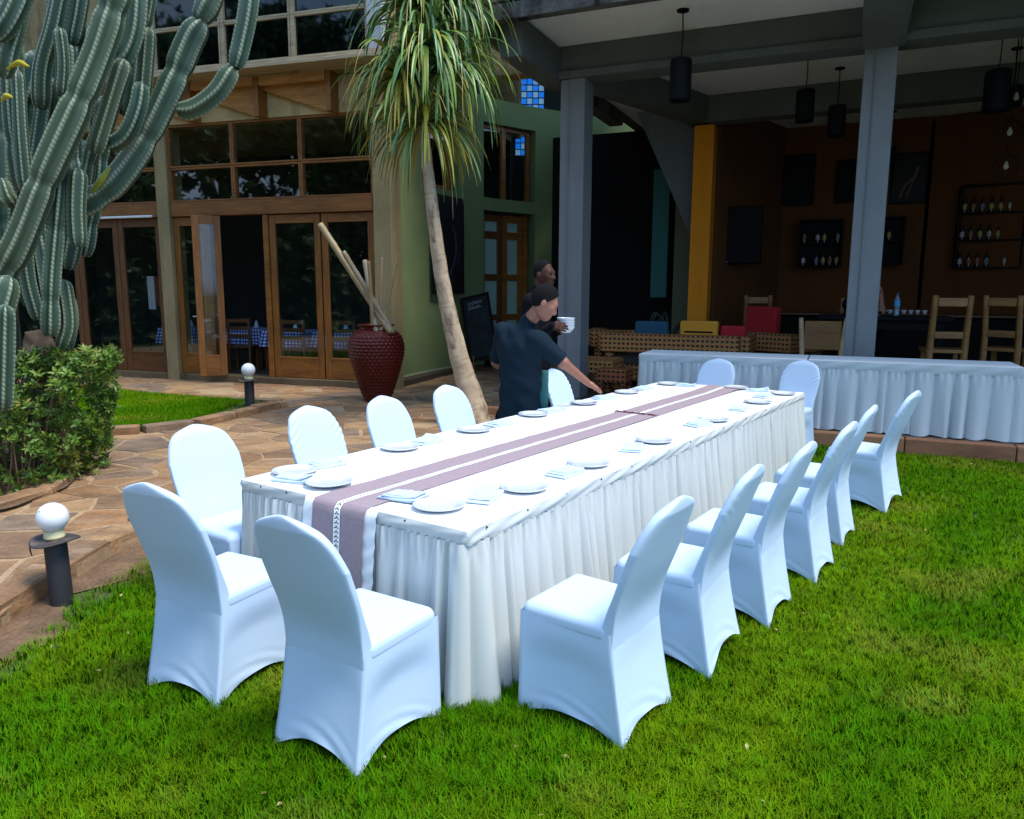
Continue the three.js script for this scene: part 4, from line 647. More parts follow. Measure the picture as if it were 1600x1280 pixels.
// ---------------------------------------------------------------- the red urn with bamboo
{
  const pos = gp(590, 627, PATH_Y), H = 1.12, prof = [[0.001, 0.0], [0.175, 0.0], [0.19, 0.02], [0.235, 0.15], [0.315, 0.40], [0.385, 0.66], [0.398, 0.78], [0.385, 0.88], [0.335, 0.985], [0.262, 1.045], [0.235, 1.062], [0.232, 1.08], [0.262, 1.10], [0.272, 1.112], [0.262, 1.12], [0.225, 1.116], [0.215, 1.08], [0.24, 1.03], [0.30, 0.9], [0.30, 0.5], [0.001, 0.45]];
  const c = new THREE.CatmullRomCurve3(prof.slice(1, 12).map(p => V(p[0], p[1], 0)), false, 'centripetal'), P = []; for (let i = 0; i <= 170; i++) { const q = c.getPoint(i / 170); P.push([q.x, q.y]); } P.push(...prof.slice(12));
  const g = lathe([[0.001, 0], ...P], 300), p = g.attributes.position, rows = 20, cols = 34;
  for (let i = 0; i < p.count; i++) { const x = p.getX(i), y = p.getY(i), z = p.getZ(i), r = Math.hypot(x, z); if (y < 0.06 || y > 1.02 || r < 0.24 && y > 0.4) continue; const a = Math.atan2(z, x) / 6.2832 * cols, v = (y - 0.05) / 0.97 * rows, row = Math.floor(v), fx = a + (row % 2) * 0.5; const dx = (fx - Math.floor(fx) - 0.5) * 2, dy = (v - row - 0.55) * 2, d = Math.hypot(dx * 0.95, dy), b = 0.016 * Math.max(0, 1 - d * d) * sstep(0.06, 0.12, y) * sstep(1.02, 0.95, y) - 0.004; if (r > 0.01) { p.setX(i, x * (r + b) / r); p.setZ(i, z * (r + b) / r); } }
  const gg = mergeVertices((g.deleteAttribute('normal'), g.deleteAttribute('uv'), g), 1e-5); gg.computeVertexNormals();
  const t = thing('urn', 'tall dark red urn with scale relief by the restaurant doors', 'urn', pos);
  part('body', boxUV(gg), phy({ map: tex(256, 256, (u, v) => S(...mixc([0.11, 0.008, 0.003], [0.065, 0.005, 0.002], fbm(u, v, 6, 6, 5, 77))), true, 2), roughness: 0.34, specularIntensity: 0.6 }), t);
  part('soil', lathe([[0.001, 0.0], [0.30, 0.0]], 24).translate(0, 0.86, 0), soilMat, t);
  const bam = [0, 1, 2].map(i => std({ map: tex(128, 256, (u, v) => S(...mixc([[0.42, 0.32, 0.16], [0.34, 0.29, 0.20], [0.36, 0.24, 0.10]][i], [0.22, 0.16, 0.09], fbm(u, v, 12, 3, 5, 60 + i))), true, 1.5), roughness: 0.5 }));
  [[[608, 505], [500, 350], 10.9, 10.95, 0.046, 0, 'thickest bamboo pole leaning far left'], [[615, 505], [536, 393], 10.75, 10.7, 0.036, 1, 'bamboo pole leaning left in front of the thickest one'], [[583, 505], [570, 407], 11.0, 11.05, 0.038, 1, 'short pale upright bamboo pole'], [[578, 508], [576, 408], 10.7, 10.65, 0.024, 0, 'thin upright bamboo pole in front of the pale one'], [[597, 508], [597, 402], 10.9, 10.95, 0.022, 2, 'thin straight bamboo pole with a dark band'], [[603, 508], [619, 410], 10.8, 10.9, 0.023, 2, 'thin bamboo pole leaning right']].forEach(([a, b, d0, d1, r, m, l]) => {
    let lo = at(a[0] - (a[0] - 590) * 0.4, a[1], 10.81), hi = at(b[0], b[1], d1); const dir = hi.clone().sub(lo); lo = lo.clone().addScaledVector(dir.clone().normalize(), -0.16); const L = hi.distanceTo(lo), n = Math.max(3, Math.round(L / 0.27)), pts = [], rad = [];
    for (let k = 0; k <= n * 6; k++) { const s = k / (n * 6), nd = Math.abs(((s * n + 0.35) % 1) - 0.5) > 0.46; pts.push(lo.clone().lerp(hi, s).sub(lo)); rad.push(r * (1.03 - 0.08 * s) * (nd ? 1.10 : 1)); }
    const o = thing('bamboo_pole', l + ' in the red urn', 'bamboo', lo, 0, 'bamboo poles in the red urn'); part('cane', tubeG(pts, rad, 14), bam[m], o); part('cut_end', tubeG([pts[pts.length - 1].clone().addScaledVector(dir.clone().normalize(), 0.0015), pts[pts.length - 1].clone().addScaledVector(dir.clone().normalize(), 0.004)], [r * 0.72, r * 0.72], 12), M.timberDark, o);
  });
}

// ---------------------------------------------------------------- the palm-like tree with drooping strap leaves
{
  const D = 9.1, base = gp(742, 662, PATH_Y), t = thing('ponytail_tree', 'tall slender tree with drooping strap leaves and leaning grey trunk', 'tree', base);
  const L = p => p.sub(base), tr = [[746, 672, D, 0.185], [738, 630, D, 0.150], [722, 575, D, 0.118], [705, 505, D, 0.098], [692, 440, D, 0.088], [681, 370, D, 0.078], [672, 300, D, 0.070], [665, 235, D, 0.064], [662, 170, D, 0.058], [664, 90, D, 0.05], [668, 20, D, 0.04]];
  const bark = std({ map: tex(512, 512, (u, v) => { const a = fbm(u, v, 6, 14, 6, 88), b = sstep(0.5, 0.72, fbm(u, v, 5, 7, 4, 90)), ring = sstep(0.55, 0.8, fbm(u, v, 3, 60, 2, 92)); return S(...mixc(mixc([0.36, 0.26, 0.165], [0.56, 0.43, 0.29], a), [0.16, 0.105, 0.07], clamp(b * 0.8 + ring * 0.35, 0, 1))); }, true, 1.2, 0.8), roughness: 0.95, bumpMap: T.coarse, bumpScale: 0.02 });
  part('trunk', tubeG(tr.map(p => L(at(p[0], p[1], p[2]))), tr.map(p => p[3]), 20, 60, true, (a, i) => 1 + 0.05 * Math.sin(a * 3 + i * 0.2) + 0.03 * Math.sin(i * 1.7 + a)), bark, t);
  const crown = part('crown', new THREE.IcosahedronGeometry(0.05, 1), std({ color: lin(0.1, 0.08, 0.05), roughness: 1 }), t);
  const heads = [[662, 195, D, 150, 0.95], [628, 125, D - 0.12, 130, 0.95], [704, 110, D + 0.1, 150, 1.0], [665, 80, D - 0.3, 140, 1.0], [650, 20, D, 130, 1.0], [700, 5, D + 0.05, 120, 1.0], [672, -50, D - 0.1, 130, 1.0]];
  const r = rng(818), leafMats = [[0.115, 0.225, 0.045], [0.17, 0.27, 0.035], [0.085, 0.195, 0.065], [0.32, 0.28, 0.02], [0.42, 0.32, 0.08]].map(c => phy({ color: lin(...c), roughness: 0.42, side: THREE.DoubleSide }));
  const list = [];
  heads.forEach(([hx, hy, hd, n, len], hi) => { const o = at(hx, hy, hd);
    for (let k = 0; k < n; k++) {
      const az = r() * 6.283, el = lerp(1.25, -0.15, Math.pow(r(), 0.8)), lg = len * (0.62 + 0.5 * r()), thin = r() < 0.12, w = thin ? 0.005 : 0.016 + 0.009 * r(), gr = 1.2 + r() * 1.1, sg = 12, tw = (r() - 0.5) * 1.5;
      const dir = V(Math.cos(az) * Math.cos(el), Math.sin(el), Math.sin(az) * Math.cos(el)); let p = o.clone().addScaledVector(dir, 0.03), v = dir.clone(); const pos = [], idx = [], st = lg * (thin ? 1.3 : 1) / sg;
      for (let s = 0; s <= sg; s++) { const f = s / sg, side = v.clone().cross(V(0, 1, 0)); if (side.lengthSq() < 1e-4) side.set(1, 0, 0); side.normalize().applyAxisAngle(v, tw * f); const ww = w * (f < 0.08 ? 0.6 + 5 * f : Math.pow(1 - f, 0.45)) + 0.0006, q = p.clone().sub(base), nrm = side.clone().cross(v).normalize().multiplyScalar(ww * 0.35); pos.push(q.x - side.x * ww, q.y - side.y * ww, q.z - side.z * ww, q.x + nrm.x, q.y + nrm.y, q.z + nrm.z, q.x + side.x * ww, q.y + side.y * ww, q.z + side.z * ww); if (s < sg) { const a = s * 3; idx.push(a, a + 1, a + 3, a + 1, a + 4, a + 3, a + 1, a + 2, a + 4, a + 2, a + 5, a + 4); } v.y -= gr * st * (1.1 + f * 1.4); v.x += (r() - 0.5) * 0.05; v.z += (r() - 0.5) * 0.05; v.normalize(); p.addScaledVector(v, st); }
      const g = new THREE.BufferGeometry(); g.setAttribute('position', new THREE.Float32BufferAttribute(pos, 3)); g.setIndex(idx); g.computeVertexNormals();
      const old = hi < 2 ? r() * 1.6 : r(); const m = thin ? 4 : old > 0.93 ? 3 : Math.floor(r() * 3); list.push([g, m, o.z + dir.z * 0.6 + (hi ? 0 : 0.2)]);
    } });
  list.sort((a, b) => b[2] - a[2]); const rest = [[], [], [], [], []]; list.forEach(([g, m], i) => { if (i < 290) part('leaf', g, leafMats[m], crown); else rest[m].push(g); });
  rest.forEach((g, m) => { if (g.length) part('inner_leaves', g, leafMats[m], crown).userData.kind = 'stuff'; });
}

// ---------------------------------------------------------------- the column cactus
{
  const t0 = at(62, 610, 6.6); t0.y = PATH_Y; const t = thing('column_cactus', 'huge branching column cactus with blue green ribbed arms', 'cactus', t0), r = rng(929);
  const stemMat = std({ vertexColors: true, color: lin(1, 1, 1), roughness: 0.5, bumpMap: T.coarse, bumpScale: 0.004 });
  function stem(px, rad, ribs = 6, tone = 0.5, tip = true, name = 'stem', par = t, lbl) {
    const P = px.map(p => at(p[0], p[1], p[2]).sub(t0)), C = new THREE.CatmullRomCurve3(P, false, 'centripetal'), L = C.getLength(), step = 0.017, n = Math.max(8, Math.round(L / step)), sub = 5, m = ribs * sub * 1, pos = [], col = [], idx = [];
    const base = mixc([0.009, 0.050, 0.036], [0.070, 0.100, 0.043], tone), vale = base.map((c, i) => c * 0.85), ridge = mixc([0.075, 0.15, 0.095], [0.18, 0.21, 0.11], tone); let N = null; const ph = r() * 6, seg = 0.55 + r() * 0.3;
    for (let i = 0; i <= n; i++) {
      const f = i / n, c = C.getPointAt(f), T_ = C.getTangentAt(f); if (!N) { N = Math.abs(T_.y) > 0.9 ? V(1, 0, 0) : V(0, 1, 0); } N.addScaledVector(T_, -N.dot(T_)).normalize(); const B = T_.clone().cross(N);
      const s = f * L, end = tip ? Math.sqrt(clamp(1 - Math.pow(clamp((s - (L - rad * 1.3)) / (rad * 1.3), 0, 1), 2), 0, 1)) : 1, st = Math.pow(clamp(s / (rad * 1.1), 0, 1), 0.5) * 0.45 + 0.55, neck = 1 - 0.16 * Math.exp(-Math.pow(((s % seg) - seg * 0.5) / 0.05, 2)) * (L > 1.1 ? 1 : 0), R_ = rad * end * st * neck * (1 + 0.04 * Math.sin(s * 5 + ph)) + 0.001;
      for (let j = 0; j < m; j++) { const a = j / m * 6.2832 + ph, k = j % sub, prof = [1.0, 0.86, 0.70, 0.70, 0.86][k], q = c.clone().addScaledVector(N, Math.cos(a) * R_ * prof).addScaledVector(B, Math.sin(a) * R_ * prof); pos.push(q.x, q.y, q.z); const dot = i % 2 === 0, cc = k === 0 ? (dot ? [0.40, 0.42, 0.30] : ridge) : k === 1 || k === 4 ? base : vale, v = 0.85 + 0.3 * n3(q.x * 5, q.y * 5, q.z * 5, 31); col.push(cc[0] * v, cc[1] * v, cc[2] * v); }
    }
    for (let i = 0; i < n; i++) for (let j = 0; j < m; j++) { const a = i * m + j, b = i * m + (j + 1) % m; idx.push(a, b, a + m, b, b + m, a + m); }
    const g = new THREE.BufferGeometry(); g.setAttribute('position', new THREE.Float32BufferAttribute(pos, 3)); g.setAttribute('color', new THREE.Float32BufferAttribute(col, 3)); g.setIndex(idx); g.computeVertexNormals(); boxUV(g); return part(name, g, stemMat, par, lbl);
  }
  const barkM = std({ map: tex(256, 256, (u, v) => S(...mixc([0.16, 0.105, 0.065], [0.07, 0.045, 0.03], fbm(u, v, 10, 4, 5, 41))), true, 2), roughness: 1, bumpMap: T.coarse, bumpScale: 0.03 });
  part('trunk', tubeG([[60, 700, 6.7], [62, 620, 6.65], [66, 565, 6.6], [58, 520, 6.65]].map(p => at(...p).sub(t0)), [0.17, 0.15, 0.14, 0.10], 16, 24, true, (a, i) => 1 + 0.12 * Math.sin(a * 5 + i)), barkM, t, 'brown woody stump');
  { const gs = [], rr = rng(4); for (let k = 0; k < 46; k++) { const a = rr() * 6.283, x = 66 + Math.cos(a) * 14, y = 548 + rr() * 28; const p0 = at(x, y - 18, 6.45 + 0.12 * Math.sin(a)).sub(t0), p1 = at(x + Math.cos(a) * 10, y + 12, 6.38 + 0.14 * Math.sin(a)).sub(t0); gs.push(tubeG([p0, p0.clone().lerp(p1, 0.5).add(V((rr() - 0.5) * 0.05, 0.02, 0.02)), p1], [0.012, 0.02, 0.006], 5, 5)); } part('dry_husk', gs, std({ color: lin(0.26, 0.15, 0.085), roughness: 1 }), t, 'ragged dry brown husk on the stump'); }
  // arms in front
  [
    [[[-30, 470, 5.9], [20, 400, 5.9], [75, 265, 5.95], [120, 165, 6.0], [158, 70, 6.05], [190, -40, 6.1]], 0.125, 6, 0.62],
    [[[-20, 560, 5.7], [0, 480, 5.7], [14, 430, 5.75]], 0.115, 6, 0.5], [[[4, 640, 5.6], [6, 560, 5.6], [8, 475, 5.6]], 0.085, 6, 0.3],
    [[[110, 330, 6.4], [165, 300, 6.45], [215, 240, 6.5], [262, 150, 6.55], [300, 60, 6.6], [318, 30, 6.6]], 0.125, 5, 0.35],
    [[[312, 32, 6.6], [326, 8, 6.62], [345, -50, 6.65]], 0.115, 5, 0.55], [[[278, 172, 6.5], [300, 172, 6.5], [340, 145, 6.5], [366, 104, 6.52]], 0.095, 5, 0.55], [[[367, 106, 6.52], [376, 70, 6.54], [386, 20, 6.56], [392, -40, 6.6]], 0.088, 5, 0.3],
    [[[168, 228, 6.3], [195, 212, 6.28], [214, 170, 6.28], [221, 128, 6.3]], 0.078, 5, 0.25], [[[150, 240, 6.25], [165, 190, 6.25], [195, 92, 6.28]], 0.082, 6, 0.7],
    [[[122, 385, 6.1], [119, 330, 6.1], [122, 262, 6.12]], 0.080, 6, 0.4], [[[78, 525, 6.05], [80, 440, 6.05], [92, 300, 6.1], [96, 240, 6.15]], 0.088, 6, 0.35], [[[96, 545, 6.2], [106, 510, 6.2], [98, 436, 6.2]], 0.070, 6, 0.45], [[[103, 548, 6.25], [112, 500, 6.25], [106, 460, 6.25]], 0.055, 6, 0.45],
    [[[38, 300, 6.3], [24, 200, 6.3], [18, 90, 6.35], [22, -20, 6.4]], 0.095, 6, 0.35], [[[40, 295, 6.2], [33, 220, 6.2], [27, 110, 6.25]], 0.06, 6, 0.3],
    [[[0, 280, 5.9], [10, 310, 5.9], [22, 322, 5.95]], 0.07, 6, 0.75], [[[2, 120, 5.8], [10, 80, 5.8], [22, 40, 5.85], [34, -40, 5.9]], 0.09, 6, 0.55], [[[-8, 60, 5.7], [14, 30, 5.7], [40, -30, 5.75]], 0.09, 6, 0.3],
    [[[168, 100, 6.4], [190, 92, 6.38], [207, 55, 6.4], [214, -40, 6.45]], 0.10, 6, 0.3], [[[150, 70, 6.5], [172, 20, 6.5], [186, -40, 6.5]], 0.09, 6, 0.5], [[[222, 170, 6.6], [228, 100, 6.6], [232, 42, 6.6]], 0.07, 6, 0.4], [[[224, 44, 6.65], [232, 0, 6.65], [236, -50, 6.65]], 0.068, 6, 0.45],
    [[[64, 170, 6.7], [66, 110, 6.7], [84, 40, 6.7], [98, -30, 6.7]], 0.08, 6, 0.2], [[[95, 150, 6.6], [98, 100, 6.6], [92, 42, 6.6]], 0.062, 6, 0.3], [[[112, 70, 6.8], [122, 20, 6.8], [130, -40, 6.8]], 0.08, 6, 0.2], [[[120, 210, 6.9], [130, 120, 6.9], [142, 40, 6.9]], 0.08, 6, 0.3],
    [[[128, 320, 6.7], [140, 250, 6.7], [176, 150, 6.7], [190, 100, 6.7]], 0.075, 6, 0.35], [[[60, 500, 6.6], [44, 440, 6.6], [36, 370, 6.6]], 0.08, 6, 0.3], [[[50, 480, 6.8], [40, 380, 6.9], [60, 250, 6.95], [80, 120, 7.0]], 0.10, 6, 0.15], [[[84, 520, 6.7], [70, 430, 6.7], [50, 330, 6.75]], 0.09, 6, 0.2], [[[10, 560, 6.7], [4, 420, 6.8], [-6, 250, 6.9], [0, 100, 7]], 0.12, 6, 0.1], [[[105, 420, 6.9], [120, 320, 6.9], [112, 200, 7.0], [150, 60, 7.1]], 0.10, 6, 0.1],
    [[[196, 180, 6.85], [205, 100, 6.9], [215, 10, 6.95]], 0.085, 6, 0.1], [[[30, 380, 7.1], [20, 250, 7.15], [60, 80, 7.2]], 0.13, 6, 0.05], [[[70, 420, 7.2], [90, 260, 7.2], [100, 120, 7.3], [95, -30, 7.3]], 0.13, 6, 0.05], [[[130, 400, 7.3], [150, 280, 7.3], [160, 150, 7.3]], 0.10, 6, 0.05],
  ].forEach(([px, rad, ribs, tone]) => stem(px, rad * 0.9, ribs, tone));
  [[[10, 108], [30, 98], [44, 104]], [[2, 158], [10, 150], [18, 152]]].forEach(k => part('flower_bud', tubeG(k.map((p, i) => at(p[0], p[1], 5.75 - i * 0.03).sub(t0)), [0.006, 0.022, 0.010], 8, 8), std({ color: lin(0.40, 0.34, 0.02), roughness: 0.6 }), t, 'yellow flower bud'));
  part('young_stem', tubeG([[142, 302, 6.35], [158, 282, 6.33], [172, 262, 6.32]].map(p => at(...p).sub(t0)), [0.018, 0.03, 0.012], 8, 8), std({ color: lin(0.24, 0.26, 0.03), roughness: 0.5 }), t, 'young yellow shoot');
}

// ---------------------------------------------------------------- hedge under the cactus
function leafG(l, w) { const g = new THREE.BufferGeometry(); g.setAttribute('position', new THREE.Float32BufferAttribute([0, 0, 0, -w, 0.28 * w, l * 0.5, 0, 0, l * 0.5, w, 0.28 * w, l * 0.5, 0, -0.12 * l, l], 3)); g.setIndex([0, 2, 1, 0, 3, 2, 1, 2, 4, 2, 3, 4]); g.computeVertexNormals(); return g; }
function sprig(seed, n, l, w) { const r = rng(seed), gs = []; for (let k = 0; k < n; k++) { const g = leafG(l * (0.7 + 0.5 * r()), w * (0.8 + 0.4 * r())); g.rotateX(-0.15 - 0.95 * r()); g.rotateY(k * 2.4 + r()); g.translate(0, 0.03 * k / n, 0); gs.push(g); } return norm(gs); }
const leafMat = phy({ color: lin(1, 1, 1), roughness: 0.5, side: THREE.DoubleSide });
{
  const t = thing('hedge', 'clipped leafy green hedge with bare brown twigs under the cactus', 'hedge', [-4.4, PATH_Y, -6.1]), r = rng(515);
  const bed = spline([[-6.2, -5.0], ...[[0, 803], [60, 782], [100, 768], [122, 745], [128, 715]].map(([x, y]) => xz(gp(x, y, PATH_Y))), [-4.3, -7.5], [-5.2, -8.0]], 60);
  struct('hedge_bed', flat([...bed, [-8, -8.2], [-8, -5]], PATH_Y + 0.03), soilMat); kerb('hedge_kerb', bed, -0.16, 0.08, PATH_Y - 0.01, 97, 'stone edging round the hedge bed');
  const top = (x, z) => 0.60 + 0.46 * sstep(-5.65, -6.15, z) * sstep(-4.35, -3.85, x) + 0.26 * (n3(x * 4.5, 1, z * 4.5, 37) - 0.5), ok = (x, y, z) => { const rx = (x + 4.95) / (1.30 + 0.22 * y), rz = (z + 6.35) / 0.95; return Math.pow(Math.abs(rx), 3) + Math.pow(Math.abs(rz), 3) < 1 && y < top(x, z); };
  const leaves = [[], []], cols = [[], []], Q = new THREE.Quaternion(), E = new THREE.Euler(); let c = 0, tries = 0;
  while (c < 4600 && tries++ < 90000) { const x = lerp(-6.2, -3.3, r()), y = r() * 1.3, z = lerp(-7.4, -5.3, r()); if (!ok(x, y, z)) continue; const edge = !ok(x, y + 0.10, z) || !ok(x + 0.12, y, z) || !ok(x, y, z + 0.12); if (!edge && r() > 0.18) continue; if (y < 0.35 && r() > 0.45) continue; const gap = n3(x * 6, y * 6, z * 6, 33); if (gap < 0.44) continue;
    E.set((r() - 0.5) * 1.8 + 0.5, r() * 6.28, (r() - 0.5) * 1.2); Q.setFromEuler(E); const s = 0.65 + 0.7 * r(), k = r() < 0.5 ? 0 : 1; leaves[k].push(new THREE.Matrix4().compose(V(x + 4.4, y, z + 6.1), Q, V(s, s, s))); const a = r(), yl = sstep(0.62, 0.75, n3(x * 3, y * 3, z * 3, 35)) + (r() < 0.08 ? 0.8 : 0); let q = mixc([0.062, 0.145, 0.012], [0.130, 0.215, 0.020], a); q = mixc(q, [0.24, 0.20, 0.035], clamp(yl, 0, 1) * 0.6); cols[k].push(q); c++; }
  [sprig(1, 8, 0.062, 0.0115), sprig(2, 6, 0.052, 0.0115)].forEach((g, k) => { const im = new THREE.InstancedMesh(g, leafMat, leaves[k].length); im.name = 'foliage'; im.userData.kind = 'stuff'; im.castShadow = im.receiveShadow = true; leaves[k].forEach((m, i) => { im.setMatrixAt(i, m); im.setColorAt(i, lin(...cols[k][i])); }); t.add(im); });
  const tw = []; for (let k = 0; k < 520; k++) { const x = lerp(-6.0, -3.85, r()), z = lerp(-7.1, -5.6, r()); const h = 0.35 + 0.6 * r(); if (!ok(x + 0.15, h, z + 0.15) || !ok(x, h, z - 0.15)) continue; const b = V(x + 4.4 + (r() - 0.5) * 0.1, 0.02, z + 6.1); tw.push(tubeG([b, b.clone().add(V((r() - 0.5) * 0.15, h * 0.5, (r() - 0.5) * 0.15)), b.clone().add(V((r() - 0.5) * 0.35, h, (r() - 0.5) * 0.35))], [0.008, 0.006, 0.003], 5, 5, false)); }
  part('twigs', tw, std({ color: lin(0.21, 0.13, 0.07), roughness: 1 }), t).userData.kind = 'stuff';
}

// ---------------------------------------------------------------- garden trees behind the viewer, seen only as reflections in the glass
function gardenTree(x, z, h, rad, seed, label) {
  const t = thing('garden_tree', label, 'tree', [x, 0, z], 0, 'garden trees behind the viewer'), r = rng(seed), bark = M.timberDark;
  const limbs = [tubeG([[0, -0.1, 0], [0.1, h * 0.3, 0], [0, h * 0.75, 0.1]], [0.22, 0.16, 0.06], 10, 10)]; const tips = [];
  for (let k = 0; k < 9; k++) { const a = k * 2.4 + r(), e = V(Math.cos(a) * rad * 0.6, h * (0.5 + 0.4 * r()), Math.sin(a) * rad * 0.6); limbs.push(tubeG([[0.05, h * 0.33 + k * 0.1, 0], e.clone().multiplyScalar(0.6).setY(e.y * 0.9), e], [0.09, 0.06, 0.02], 6, 6)); tips.push(e); } part('trunk', limbs, bark, t);
  const n = 2600, im = new THREE.InstancedMesh(sprig(seed, 9, 0.42, 0.10), leafMat, n), Q = new THREE.Quaternion(), E = new THREE.Euler(); im.name = 'crown'; im.userData.kind = 'stuff';
  for (let i = 0; i < n; i++) { const c = tips[Math.floor(r() * tips.length)], d = V(r() - 0.5, r() - 0.5, r() - 0.5).normalize().multiplyScalar(rad * 0.55 * Math.cbrt(r())); E.set(r() * 6, r() * 6, r() * 6); Q.setFromEuler(E); const s = 0.7 + 0.6 * r(); im.setMatrixAt(i, new THREE.Matrix4().compose(c.clone().add(d), Q, V(s, s, s))); im.setColorAt(i, lin(...mixc([0.035, 0.09, 0.02], [0.075, 0.13, 0.03], r()))); } t.add(im);
}
[[-20, 5, 12, 5.2, 'garden tree far to the left of the cactus'], [-22, -2, 13, 5.4, 'garden tree at the left end of the restaurant'], [-24, 11, 14, 5.6, 'tallest garden tree at the far left'], [-15, 14, 14, 5.4, 'broad garden tree at the left rear corner']].forEach((a, i) => gardenTree(...a.slice(0, 4), 70 + i, a[4]));

function shrub(x, z, h, w, seed, label) {
  const t = thing('garden_shrub', label, 'shrub', [x, 0, z], 0, 'shrubs along the garden edge behind the viewer'), r = rng(seed), st = []; for (let k = 0; k < 7; k++) st.push(tubeG([[0, 0, 0], [(r() - 0.5) * w * 0.5, h * 0.5, (r() - 0.5) * w * 0.5], [(r() - 0.5) * w, h * 0.9, (r() - 0.5) * w]], [0.05, 0.035, 0.015], 5, 5)); part('stems', st, M.timberDark, t).userData.kind = 'stuff';
  const n = 900, im = new THREE.InstancedMesh(sprig(seed, 9, 0.36, 0.10), leafMat, n), Q = new THREE.Quaternion(), E = new THREE.Euler(); im.name = 'foliage'; im.userData.kind = 'stuff';
  for (let i = 0; i < n; i++) { const a = r() * 6.283, d = Math.sqrt(r()) * w * 0.62, y = h * (0.05 + 0.95 * r()) * (1 - 0.25 * Math.pow(d / w, 2)); E.set(r() * 6, r() * 6, r() * 6); Q.setFromEuler(E); const s = 0.7 + 0.6 * r(); im.setMatrixAt(i, new THREE.Matrix4().compose(V(Math.cos(a) * d, y, Math.sin(a) * d), Q, V(s, s, s))); im.setColorAt(i, lin(...mixc([0.03, 0.08, 0.018], [0.07, 0.12, 0.03], r()))); } t.add(im);
}
['first', 'second', 'third', 'fourth', 'fifth', 'sixth', 'seventh', 'eighth', 'ninth', 'tenth', 'eleventh', 'twelfth'].forEach((k, i) => shrub(-19 + 1.2 * Math.sin(i * 2.1), -11 + i * 2.4, 4.6 + 0.8 * Math.sin(i * 1.3), 3.0, 900 + i, `${k} dense shrub along the garden edge left of the cactus, counted from the restaurant`));

{ // dry leaves scattered on the lawn
  const r = rng(616), n = 90, im = new THREE.InstancedMesh(leafG(0.022, 0.006), leafMat, n), Q = new THREE.Quaternion(), E = new THREE.Euler(); im.name = 'leaf_litter'; tag(im, 'tiny dry yellow leaves lying in the lawn', 'leaf litter', null, 'stuff'); im.castShadow = true;
  for (let i = 0; i < n; i++) { let x, z; do { x = lerp(-2.2, 5.5, r()); z = lerp(-8, -2.2, r()); } while (!inside(lawnPoly, x, z) || Math.abs(x / z) > 0.75); E.set((r() - 0.5) * 0.9, r() * 6.28, (r() - 0.5) * 0.9); Q.setFromEuler(E); const s = 0.6 + 0.9 * r(); im.setMatrixAt(i, new THREE.Matrix4().compose(V(x, 0.034, z), Q, V(s, s, s))); im.setColorAt(i, lin(...mixc([0.42, 0.36, 0.12], [0.30, 0.20, 0.07], r()))); }
  scene.add(im);
}
